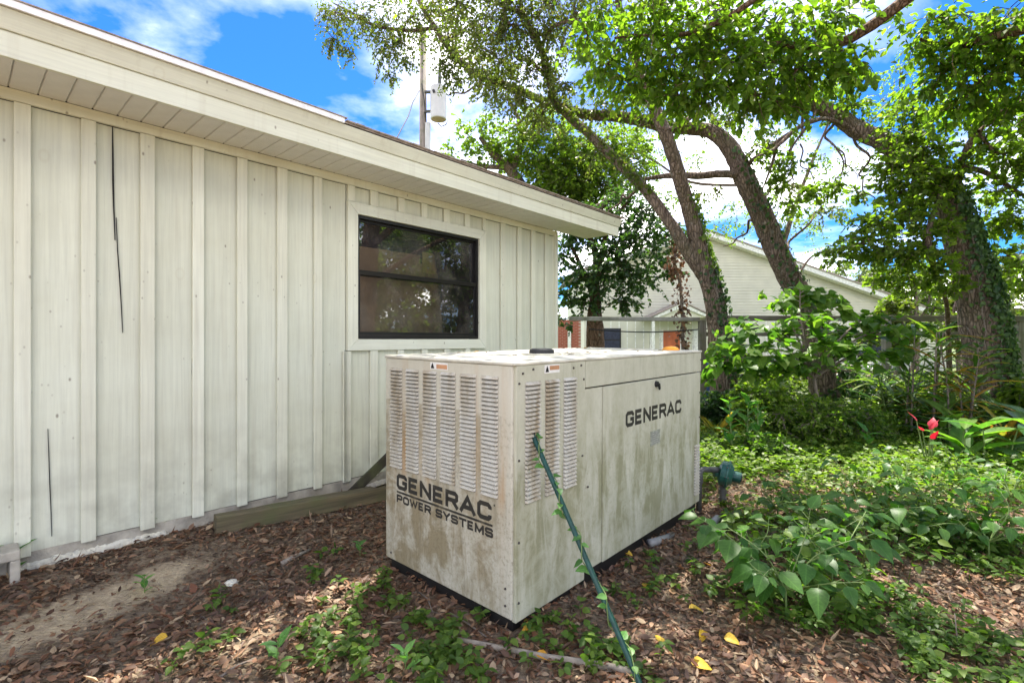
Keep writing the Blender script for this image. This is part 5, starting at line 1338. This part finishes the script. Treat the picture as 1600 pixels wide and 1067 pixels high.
def branching_plant(name, label, cat, base, tips, leaves, size, per, stem_r, mat='stem', droop=.35, group=None, first=.25, root=None, lat=.9, petiole=.5):
    """tips: list of points in world space; leaves alternate along each bough"""
    b = Vector(base); t = thing(name, label, cat, b, group=group)
    root = Vector(root) - b if root is not None else Vector((0, 0, 0))
    paths = []
    if root.length > .01: paths.append(spline([(0, 0, -.03, stem_r), (root.x * .4, root.y * .4, root.z * .55, stem_r * .9), (*root, stem_r * .75)], 4))
    for tp in tips:
        e = Vector(tp) - b; m = root.lerp(e, .5) + Vector((rs.uniform(-.06, .06), rs.uniform(-.06, .06), .10 * (e - root).length))
        pth = spline([(*root, stem_r * .7), (*m, stem_r * .5), (*e, stem_r * .2)], 8); paths.append(pth)
        L_ = (e - root).length; n = max(3, int(per * L_))
        for k in range(n):
            f_ = first + (1 - first) * (k + rs.uniform(-.3, .3)) / (n - 1); f_ = min(1, max(0, f_)); i = int(f_ * (len(pth) - 1)); p = Vector(pth[i, :3])
            tg = (Vector(pth[min(i + 1, len(pth) - 1), :3]) - Vector(pth[max(i - 1, 0), :3])).normalized()
            sd = tg.cross(Vector((0, 0, 1))); sd = sd.normalized() if sd.length > .05 else Vector((1, 0, 0))
            a = rs.uniform(-.7, .7) + (0 if k % 2 else math.pi); dr = (sd * math.cos(a) + Vector((0, 0, 1)) * math.sin(a) * .5 + tg.cross(sd) * math.sin(a) * .8) * lat + tg * .5
            s = size * rs.choice((.45, .7, .85, 1.0, 1.1, 1.25))
            q = p + dr.normalized() * s * petiole
            paths.append(np.array([(*p, stem_r * .22), (*p.lerp(q, .5), stem_r * .2), (*q, stem_r * .16)]))
            d2 = dr.normalized() + Vector((0, 0, -droop - rs.uniform(0, .3)))
            put_leaf(rs.choice(leaves), t, q, d2, (rs.uniform(-.3, .3), rs.uniform(-.45, .15), 1), s)
        put_leaf(rs.choice(leaves), t, Vector(pth[-1, :3]), (e - m) + Vector((0, 0, -.1)), (0, -.35, 1), size * .8)
    stem_mesh(t, paths, mat)
    return t

# heart-leaved sapling in front of the fence
DS = 6.6
sb = P(1284, 0, DS); sb.z = gz(sb.x, DS)
tips = [P(1215, 470, DS), P(1250, 452, DS + .2), P(1180, 505, DS - .3), P(1128, 535, DS - .2), P(1150, 560, DS - .5), P(1118, 572, DS - .3), P(1200, 545, DS - .5), P(1255, 500, DS - .4), P(1300, 480, DS), P(1345, 500, DS + .2), P(1390, 510, DS + .1), P(1425, 520, DS + .3), P(1340, 540, DS - .4), P(1290, 540, DS - .5), P(1240, 575, DS - .4), P(1375, 550, DS), P(1225, 520, DS + .4), P(1310, 515, DS + .4), P(1180, 580, DS - .2), P(1275, 465, DS + .4)]
branching_plant('heart_leaf_sapling', 'bright heart leaved sapling spreading before the fence and leaning oak', 'sapling', sb, tips, HEARTS, .145, 16, .026, 'twig', .15, root=P(1272, 590, DS), first=.22)

# the rest of its leaves, smaller and farther in
sap = bpy.data.objects['heart_leaf_sapling']
lp, ly, ln_, ls, tw = foliage([(tp.x - sb.x, tp.y - sb.y, tp.z - sb.z, .27, 9, .6) for tp in tips], .11, droop=.2, leaf_per=5, up=1.2, jitter=.25)
hv_, hf_ = leaf_rows(HEART, .15, .2)
V, Fc = scatter(hv_, hf_, lp, ly, ln_, ls, 1.05)
o = np_mesh('foliage', V, Fc, None, True, sap, mats=[leaf_mat('heart_leaf_mass', [(.05, .12, .022), (.08, .165, .028), (.12, .21, .035), (.16, .24, .04)], .58)]); o['kind'] = 'stuff'

# big-leaved dark weeds in the near right
wl_ = [((1228, 968), .58, .17, 7, 'tallest broad leaved dark weed standing nearest, before the regulator'),
       ((1165, 905), .36, .12, 5, 'small broad leaved weed just under the green regulator'),
       ((1300, 925), .42, .14, 5, 'low broad leaved weed right behind the tallest one'),
       ((1350, 860), .52, .14, 6, 'broad leaved weed in mid bed with drooping blue green leaves'),
       ((1455, 850), .55, .14, 6, 'broad leaved weed at the right with wide spreading boughs'),
       ((1545, 880), .52, .15, 6, 'broad leaved weed closest to the right border'),
       ((1580, 800), .50, .14, 6, 'broad leaved weed rising behind the one at the right border'),
       ((1410, 790), .46, .12, 5, 'broad leaved weed farther back in the sunny cover'),
       ((1215, 815), .34, .11, 5, 'short broad leaved weed beside the grey pipe elbow'),
       ((1500, 770), .42, .12, 5, 'broad leaved weed standing in bright ground cover')]
for (px, h, s, nb, lab) in wl_:
    b = on_ground(*px)
    tips = []
    nb += 3
    for k in range(nb):
        a = k * 6.28 / nb + rs.uniform(-.4, .4); rr = h * rs.uniform(.2, .8)
        tips.append(b + Vector((math.cos(a) * rr, math.sin(a) * rr * .8, h * rs.uniform(.35, 1.0))))
    branching_plant('broadleaf_weed', lab, 'weed', b, tips, WEEDS, s * .66, 16, .006, 'stem', .42, 'broad leaved weeds in the near bed', first=.3, root=b + Vector((0, 0, h * .25)), petiole=.5)

def rosette(name, label, cat, base, n, size, leaves, up=1.0, spread=.6, group=None, wide=1.0, petiole=0.0, stem=None):
    t = thing(name, label, cat, base, group=group); paths = []
    for k in range(n):
        a = k * 2.4 + rs.uniform(-.3, .3); d = Vector((math.cos(a) * spread, math.sin(a) * spread, up * rs.uniform(.6, 1.2)))
        s = size * rs.uniform(.65, 1.1); p = Vector((rs.uniform(-.02, .02), rs.uniform(-.02, .02), 0))
        if petiole:
            q = p + d.normalized() * petiole * rs.uniform(.6, 1.1); paths.append(np.array([(*p, .008), (*p.lerp(q, .5), .007), (*q, .005)])); p = q; d = d + Vector((0, 0, -.5))
        put_leaf(rs.choice(leaves), t, p, d, Vector((-math.cos(a), -math.sin(a), .6)) if up > .4 else (0, 0, 1), s, wide=wide)
    if paths: stem_mesh(t, paths)
    return t
def cane(name, label, cat, base, h, ncane, leaves, size, per, group=None, lean=.15, wide=1.0, mat='stem'):
    t = thing(name, label, cat, base, group=group); paths = []
    for c in range(ncane):
        x, y = rs.uniform(-.12, .12) * ncane ** .5, rs.uniform(-.12, .12) * ncane ** .5; hh = h * rs.uniform(.65, 1.05)
        lx, ly = rs.uniform(-lean, lean), rs.uniform(-lean, lean)
        pth = spline([(x, y, -.03, min(.014, .02 * h)), (x + lx * .4 * hh, y + ly * .4 * hh, hh * .5, min(.012, .016 * h)), (x + lx * hh, y + ly * hh, hh, min(.006, .01 * h))], 8); paths.append(pth)
        n = max(4, int(per * hh))
        for k in range(n):
            i = int((.25 + .75 * k / (n - 1)) * (len(pth) - 1)); a = k * 2.4 + rs.uniform(-.4, .4) + c
            put_leaf(rs.choice(leaves), t, Vector(pth[i, :3]), (math.cos(a), math.sin(a), rs.uniform(.35, 1.2)), (-math.cos(a) * .8, -math.sin(a) * .8, .7), size * rs.uniform(.7, 1.1), wide=wide)
    stem_mesh(t, paths, mat); return t
def gp_at(px, d): p = P(px, 0, d); return Vector((p.x, d, gz(p.x, d)))
cane('corn_plant', 'clump of upright canes with strap leaves left of the ivy oak', 'plant', gp_at(1458, 6.4), 1.4, 8, STRP, .40, 16, lean=.1, mat='twig')
cane('corn_plant', 'golden strap leaved plant rising before the ivy oak foot', 'plant', gp_at(1535, 6.1), 1.35, 3, GOLD, .5, 11, lean=.12, mat='twig')
cane('corn_plant', 'dark strap leaved plant between the sapling and cane clump', 'plant', gp_at(1415, 6.9), 1.05, 6, STRP, .5, 12, lean=.25)
cane('canna_plant', 'pale green canna with upright paddle leaves at the right', 'plant', gp_at(1548, 5.2), .42, 3, CANN, .52, 8, lean=.2)
cane('canna_plant', 'canna with glowing paddle leaves touching the right border', 'plant', gp_at(1600, 5.4), .55, 3, CANN, .55, 8, lean=.2)
cane('canna_plant', 'canna half hidden behind the cane clump and red plant', 'plant', gp_at(1495, 6.0), .6, 3, CANN, .45, 7, lean=.2)
rosette('red_caladium', 'red leaved plant glowing in the shade of the cane clump', 'plant', gp_at(1452, 5.2), 6, .105, REDS, .9, .11, petiole=.52)
rosette('spider_plant', 'pale spiky rosette beside the far end of the generator', 'plant', gp_at(1120, 7.0), 26, .52, GOLD, 1.1, .7)
rosette('spiky_rosette', 'arching strap leaved rosette below the golden plant', 'plant', gp_at(1570, 6.4), 20, .7, GOLD, 1.2, .7)
cane('tall_weed', 'lone pale leafy weed standing in the sunny cover', 'weed', on_ground(1362, 712), .42, 1, SEED, .19, 26, lean=.05)
cane('tall_weed', 'leafy upright weed at the near side of the spider plant', 'weed', gp_at(1160, 5.8), .6, 3, SEED, .18, 22, lean=.1)
for (px, h, lab) in [((72, 884), .17, 'seedling growing against the footing next to the concrete block'), ((243, 838), .15, 'seedling sprouting on the whitewashed footing'), ((222, 938), .10, 'tiny seedling at the tip of the sand patch'), ((465, 1022), .12, 'dark seedling alone in the leaves at bottom left'), ((600, 1025), .1, 'pale sunlit seedling in the bottom foreground'), ((590, 870), .09, 'small seedling by the left corner of the generator')]:
    cane('seedling', lab, 'seedling', on_ground(*px), h, 1, SEED, h * .75, 7 / h, group='seedlings in the leaf litter', lean=.1)

# fallen yellow and orange leaves
FY = [leaf_obj_mesh('yellow_leaf', [(y, w * 1.1) for y, w in OVATE], M['leaf_yellow'], c, b) for c, b in ((.3, .2), (.1, -.3), (.5, .4))]
YC = 'yellow leaf in the loose cluster low to the right of the stake foot'
YL = ['yellow leaf beside the near bottom corner of the generator', 'yellow leaf on litter midway along the generator side', 'orange leaf nearest the generator side base', 'curled yellow leaf right of the green stake', 'yellow leaf between stake and tallest broad weed', 'yellow leaf just below the tallest broad weed stem', YC, YC, 'yellow leaf at the bottom edge left of the stake foot', YC, 'yellow leaf under the low weed behind the tallest one', 'yellow leaf close behind the stake at its middle', 'dull yellow leaf on bare soil at the lower left', YC]
for yk, px in enumerate([(833, 985), (945, 832), (932, 793), (973, 868), (1108, 888), (1076, 958), (1102, 995), (1132, 1003), (838, 1028), (1030, 1012), (1283, 930), (1010, 925), (262, 1003), (1080, 1045)]):
    p = on_ground(*px); a = rs.uniform(0, 6.28)
    o = put_leaf(rs.choice(FY), None, p + Vector((0, 0, .026)), (math.cos(a), math.sin(a), rs.uniform(-.1, .25)), (rs.uniform(-.4, .4), rs.uniform(-.6, .1), 1), rs.uniform(.055, .08), 'yellow_leaf')
    tag(o, YL[yk], 'leaf', 'yellow fallen leaves') if YL[yk] else tag(o, 'yellow or orange fallen leaf lying on the brown litter by the generator', 'leaf', 'yellow fallen leaves')
# leaves and debris on the generator top
for k in range(16):
    p = Vector((rs.uniform(.3, 2.1), rs.uniform(.03, .95), GH + .017)); a = rs.uniform(0, 6.28)
    me = FY[k % 3] if k % 4 == 0 else None
    if me is None:
        me = bpy.data.meshes.get('dry_leaf') or leaf_obj_mesh('dry_leaf', OVATE, leaf_mat('dry_leaf', [(.10, .06, .03), (.2, .13, .07)], .1, kind='object'), .4, .2)
    gm = Matrix.Translation(gen.location) @ gen.rotation_euler.to_matrix().to_4x4()
    w_ = gm @ p
    o = put_leaf(me, None, w_, (math.cos(a), math.sin(a), .08), (0, 0, 1), rs.uniform(.03, .05), 'dry_leaf')
    tag(o, 'small dry fallen leaf lying on the generator top cover', 'leaf', 'leaves on the generator top')

# ------------------------------------------------------------------ understory bushes
def bush(label, px, d, w, h, mat, size, n, cat='bush', name='bush', droop=.2, leafn=9):
    b = gp_at(px, d); t = thing(name, label, cat, b, group='bushes under the fence')
    cls = [(rs.uniform(-w, w) * .7, rs.uniform(-w, w) * .5, h * rs.uniform(.2, .85), max(w, h) * rs.uniform(.28, .45), n) for _ in range(9)]
    lp, ly, ln_, ls, tw = foliage(cls, size, droop=droop, leaf_per=leafn, up=.9)
    V, Fc = scatter(LEAF, LEAF_F, lp, ly, ln_, ls, rng.uniform(.7, 1.1, len(lp))); k = V.reshape(-1, 6, 3)[:, 0, 2] > -.02
    np_mesh('foliage', V, Fc, M[mat], False, t)
    V, Fc = join([twigs_np(tw)] + [tube_np(wig((0, 0, -.05), (c[0], c[1], c[2]), .014, .005), 5) for c in cls]); np_mesh('stem', V, Fc, M['twig'], True, t)
bush('dark low bush between the spider plant and the sapling', 1190, 6.9, .55, .75, 'leaf_sunny', .07, 26)
bush('fine leaved bush under the left side of the sapling', 1250, 6.3, .5, .6, 'leaf_sunny', .045, 40)
bush('fine leaved dark bush under the middle of the sapling', 1320, 6.3, .55, .62, 'leaf_cover', .045, 44)
bush('yellow green bush lit by sun under the sapling right side', 1360, 6.7, .45, .6, 'leaf_sunny', .05, 36)
bush('dark bush behind the red plant', 1430, 7.0, .5, .7, 'leaf_oak', .07, 26)
bush('dark bush at the foot of the ivy oak', 1500, 6.8, .5, .6, 'leaf_dark', .065, 26)
bush('green bush beside the fence near the blue barrel', 1120, 7.6, .45, .7, 'leaf_dark', .07, 24)
bush('leafy bush behind the cannas at the right border', 1590, 6.6, .6, .8, 'leaf_bright', .07, 30)
bush('broad green bush along the fence behind the sapling', 1230, 8.1, .7, 1.0, 'leaf_bright', .07, 34)
bush('tall green bush along the fence by the second post', 1350, 8.2, .7, 1.0, 'leaf_dark', .075, 30)
bush('green bush hiding the fence foot left of the ivy oak', 1450, 8.3, .7, .9, 'leaf_bright', .07, 32)
bush('low leafy bush at the near edge of the sunny cover', 1200, 5.6, .35, .3, 'leaf_cover', .06, 18)

# ------------------------------------------------------------------ leaf litter and ground cover
def wall_dist(x, y): return C_ * x - S_ * y + WALL_D
def in_gen(x, y, m=0.0):
    rx, ry = x - .006, y - 2.32
    lx = rx * S_ + ry * C_; ly_ = -rx * C_ + ry * S_
    return (lx > -m) & (lx < GL + m) & (ly_ > -m) & (ly_ < GW + m)
def smooth_noise(x, y, s, seed):
    r = np.random.default_rng(seed); v = np.zeros_like(x)
    for k in range(7):
        a = r.uniform(0, 6.28); f = s * r.uniform(.6, 1.9); v += np.sin((x * math.cos(a) + y * math.sin(a)) * f + r.uniform(0, 6.28))
    return v / 7 ** .5
def sand_r(x, y):
    dx_, dy_ = x + 2.08, y - 2.52; a = R(62)
    return np.hypot((dx_ * math.cos(a) + dy_ * math.sin(a)) / .62, (-dx_ * math.sin(a) + dy_ * math.cos(a)) / .20)
n0 = 120000
x = rng.uniform(-4.2, 7.5, n0); y = 1.1 + (8.2 - 1.1) * rng.random(n0) ** 1.35
keep = (wall_dist(x, y) > .03) & ~in_gen(x, y, -.03) & (np.abs(x) < y * 1.12 + .5)
sr = sand_r(x, y) + .5 * smooth_noise(x, y, 7, 3)
keep &= rng.random(n0) < np.clip((sr - .6) / .8, .05, 1) * np.where(y > 4.6, .5, 1) * np.where((x < -.9) & (sr < 1.8), .8, 1)
x, y = x[keep], y[keep]; n = len(x)
z = ground_z(x, y) + rng.uniform(.002, .026, n)
a = rng.uniform(0, 6.28, n); tl = rng.normal(size=n) * .26
yd = np.stack([np.cos(a), np.sin(a), tl], 1); nm = np.stack([rng.normal(size=n) * .33, rng.normal(size=n) * .33, np.ones(n)], 1)
sz = .016 + .050 * rng.beta(1.6, 1.7, n) * np.where(rng.random(n) < .12, 1.3, 1)
tvs = [leaf_rows(LIT, .35, .2), leaf_rows([(yy, w * .75) for yy, w in LIT], .6, -.25), leaf_rows([(yy, w * .55) for yy, w in LIT], .5, .35)]
tvs += [leaf_rows([(0, .16), (.3, .26), (.62, .2), (.75, .03)], .2, .1), leaf_rows([(0, .03), (.3, .36), (.68, .3), (1, .03)], .2, .1), leaf_rows([(0, .01), (.3, .12), (.7, .1), (1.25, .01)], .9, -.3)]
kk = rng.choice(6, n, p=[.32, .26, .2, .08, .05, .09]); prt = []
for q in range(6):
    m_ = kk == q; prt.append(scatter(*tvs[q], np.stack([x, y, z], 1)[m_], yd[m_], nm[m_], sz[m_], rng.uniform(.55, 1.05, m_.sum()), rng.uniform(-.6, 1.6, m_.sum())))
V, Fc = join(prt)
o = np_mesh('leaf_litter', V, Fc, M['litter'], True); tag(o, 'brown dead oak leaves carpeting the ground round the generator', 'leaf litter', kind='stuff')
# crumbs of broken leaf between the whole ones
n = 52000; x = rng.uniform(-3.2, 4.2, n); y = 1.15 + 3.6 * rng.random(n) ** 1.3; m_ = (wall_dist(x, y) > .02) & ~in_gen(x, y, -.02) & (np.abs(x) < y * 1.12 + .3)
m_ &= rng.random(n) < np.clip((sand_r(x, y) + .5 * smooth_noise(x, y, 9, 4) - .35) / .8, .10, 1); x, y = x[m_], y[m_]; n = len(x)
a = rng.uniform(0, 6.28, n)
V, Fc = scatter(np.array([(-.5, -.5, 0), (.5, -.35, .1), (.35, .5, 0), (-.4, .4, .12)]), np.array([(0, 1, 2, 3)]), np.stack([x, y, ground_z(x, y) + rng.uniform(.001, .014, n)], 1), np.stack([np.cos(a), np.sin(a), rng.normal(size=n) * .25], 1), np.stack([rng.normal(size=n) * .3, rng.normal(size=n) * .3, np.ones(n)], 1), rng.uniform(.006, .026, n), rng.uniform(.35, 1.0, n))
o = np_mesh('leaf_crumbs', V, Fc, M['litter']); tag(o, 'broken crumbs of dead leaf matted under the whole leaves', 'leaf litter', kind='stuff')
# short needles and twig bits
n = 4000; x = rng.uniform(-3.5, 4.5, n); y = 1.1 + 4 * rng.random(n) ** 1.4; m_ = (wall_dist(x, y) > .05) & ~in_gen(x, y); x, y = x[m_], y[m_]; n = len(x)
a = rng.uniform(0, 6.28, n); l_ = rng.uniform(.015, .07, n); p0 = np.stack([x, y, ground_z(x, y) + rng.uniform(.012, .03, n)], 1); dv = np.stack([np.cos(a), np.sin(a), rng.normal(size=n) * .15], 1) * l_[:, None]
V, Fc = twigs_np([(p0[i], p0[i] + dv[i], .0011) for i in range(n)]); o = np_mesh('twig_litter', V, Fc, M['twig']); tag(o, 'fine twig bits and needles scattered over the leaf litter', 'twig litter', kind='stuff')

def cover(name, label, pts, hmin, hmax, lsize, nleaf, mat, tpl=None, spread=1.0):
    """small plants: pts (n,2) -> leaf whorls on short stems"""
    n = len(pts); x, y = pts[:, 0], pts[:, 1]; z0 = ground_z(x, y); h = rng.uniform(hmin, hmax, n)
    lx, ly_ = rng.normal(size=n) * .25 * h, rng.normal(size=n) * .25 * h
    t = rng.uniform(.35, 1.0, (n, nleaf)); a = np.arange(nleaf)[None] * 2.4 + rng.uniform(0, 6.28, (n, 1))
    sp = lsize * rng.uniform(.05, .35, (n, nleaf)) * spread
    p = np.stack([x[:, None] + lx[:, None] * t + np.cos(a) * sp, y[:, None] + ly_[:, None] * t + np.sin(a) * sp, z0[:, None] + h[:, None] * t + .006], -1)
    yd = np.stack([np.cos(a), np.sin(a), rng.uniform(-.35, .5, (n, nleaf))], -1); nm = rng.normal(size=(n, nleaf, 3)) * .35; nm[..., 2] += 1
    s = lsize * rng.uniform(.55, 1.2, (n, nleaf))
    v, f = tpl or (LEAF, LEAF_F)
    V, Fc = scatter(v, f, p.reshape(-1, 3), yd.reshape(-1, 3), nm.reshape(-1, 3), s.ravel(), rng.uniform(.8, 1.15, n * nleaf))
    tw = [(np.array([x[i], y[i], z0[i] - .01]), np.array([x[i] + lx[i], y[i] + ly_[i], z0[i] + h[i]]), .0016) for i in range(n)]
    V2, F2 = twigs_np(tw)
    V, Fc = join([(V, Fc), (V2, F2)])
    o = np_mesh(name, V, Fc, M[mat], False); tag(o, label, 'ground cover', kind='stuff')
ov = leaf_rows([(y_, w * 1.1) for y_, w in OVATE], .25, .2)
# near patches seen between the dead leaves
pp_ = []
for px, py, r_, k in [(330, 975, .10, 14), (318, 1008, .08, 9), (345, 950, .05, 4), (480, 995, .05, 5), (285, 1040, .05, 4), (400, 905, .04, 2), (495, 905, .05, 5), (525, 870, .05, 5), (545, 965, .12, 18), (575, 930, .09, 14), (600, 910, .07, 9), (530, 1000, .09, 14), (520, 1030, .10, 18), (560, 1050, .1, 10), (640, 955, .08, 8), (635, 985, .09, 8), (690, 985, .12, 22), (690, 1020, .12, 24), (660, 1045, .1, 12), (720, 1045, .10, 14), (755, 1055, .1, 10), (600, 1050, .1, 10), (860, 1000, .12, 22), (900, 1010, .12, 20), (930, 1035, .12, 18), (880, 1040, .1, 10), (1000, 955, .08, 7), (960, 925, .06, 5), (1110, 925, .12, 14), (1060, 930, .1, 10), (1030, 880, .10, 8), (1090, 870, .12, 12), (1120, 840, .12, 14), (975, 900, .06, 4), (1000, 1045, .12, 14)]:
    c = on_ground(px, py); pp_.append(np.array([c.x, c.y]) + rng.normal(size=(k, 2)) * r_ * .75)
pp_ = np.concatenate(pp_); pp_ = pp_[rng.random(len(pp_)) < .5]; pp_ = pp_[~in_gen(pp_[:, 0], pp_[:, 1], .03)]
cover('seedling_cover', 'small green seedlings in patches among the dead leaves', pp_, .03, .08, .042, 7, 'leaf_cover', ov)
# bottom right cover
n = 2600; x = rng.uniform(.5, 3.6, n); y = rng.uniform(1.3, 3.3, n); m_ = smooth_noise(x, y, 4.5, 11) + 1.1 * np.clip((x - 1.0) / 1.2, -.5, 1) - 1.0 * np.clip((y - 2.4) / 1.0, -.2, 1.2) > rng.uniform(.1, 1.6, n); m_ &= ~in_gen(x, y, .08)
cover('seedling_cover', 'green seedlings thick over the litter at the bottom right', np.stack([x, y], 1)[m_], .03, .10, .040, 7, 'leaf_cover', ov)
# taller fine weeds among the broad leaved ones
n = 190; c0 = rng.integers(0, 9, n); cen = np.array([on_ground(*q)[:2] for q in [(1230, 950), (1290, 900), (1340, 860), (1200, 860), (1400, 840), (1480, 850), (1550, 860), (1380, 780), (1260, 820)]])
pw = cen[c0] + rng.normal(size=(n, 2)) * .16; pw = pw[~in_gen(pw[:, 0], pw[:, 1], .12)]
cover('tall_seedling_cover', 'fine green weeds standing between the broad leaved weeds', pw, .10, .34, .062, 13, 'leaf_cover', ov, 1.5)
# middle distance: sunny cover
n = 15000; x = rng.uniform(.9, 9.5, n); y = rng.uniform(3.7, 9.5, n)
dens = smooth_noise(x, y, 2.2, 21) * .45 + np.clip((y - 3.9) / 1.2, 0, 1) + np.clip((x - 2.5) / 2, -.4, .35) * .6
m_ = (dens > rng.uniform(.1, 1.0, n)) & ~in_gen(x, y, .25) & (np.abs(x) < y * 1.15 + .4)
cover('ground_cover', 'bright leafy ground cover filling the sunny yard beyond the generator', np.stack([x, y], 1)[m_], .05, .19, .058, 8, 'leaf_sunny', None, 1.4)
n = 4200; x = rng.uniform(.8, 8, n); y = rng.uniform(3.5, 7.0, n); m_ = (smooth_noise(x, y, 3, 5) > -.1) & ~in_gen(x, y, .2)
cover('ground_cover', 'fine low green ground cover between the taller weeds', np.stack([x, y], 1)[m_], .02, .07, .032, 8, 'leaf_bright', None, 1.2)
# rough grass and weeds by the fence and beyond
n = 2500; x = rng.uniform(-1, 16, n); y = rng.uniform(8.5, 20, n)
cover('ground_cover', 'shaded weeds and grass beyond the fence', np.stack([x, y], 1), .08, .3, .12, 7, 'leaf_oak', None, 1.4)
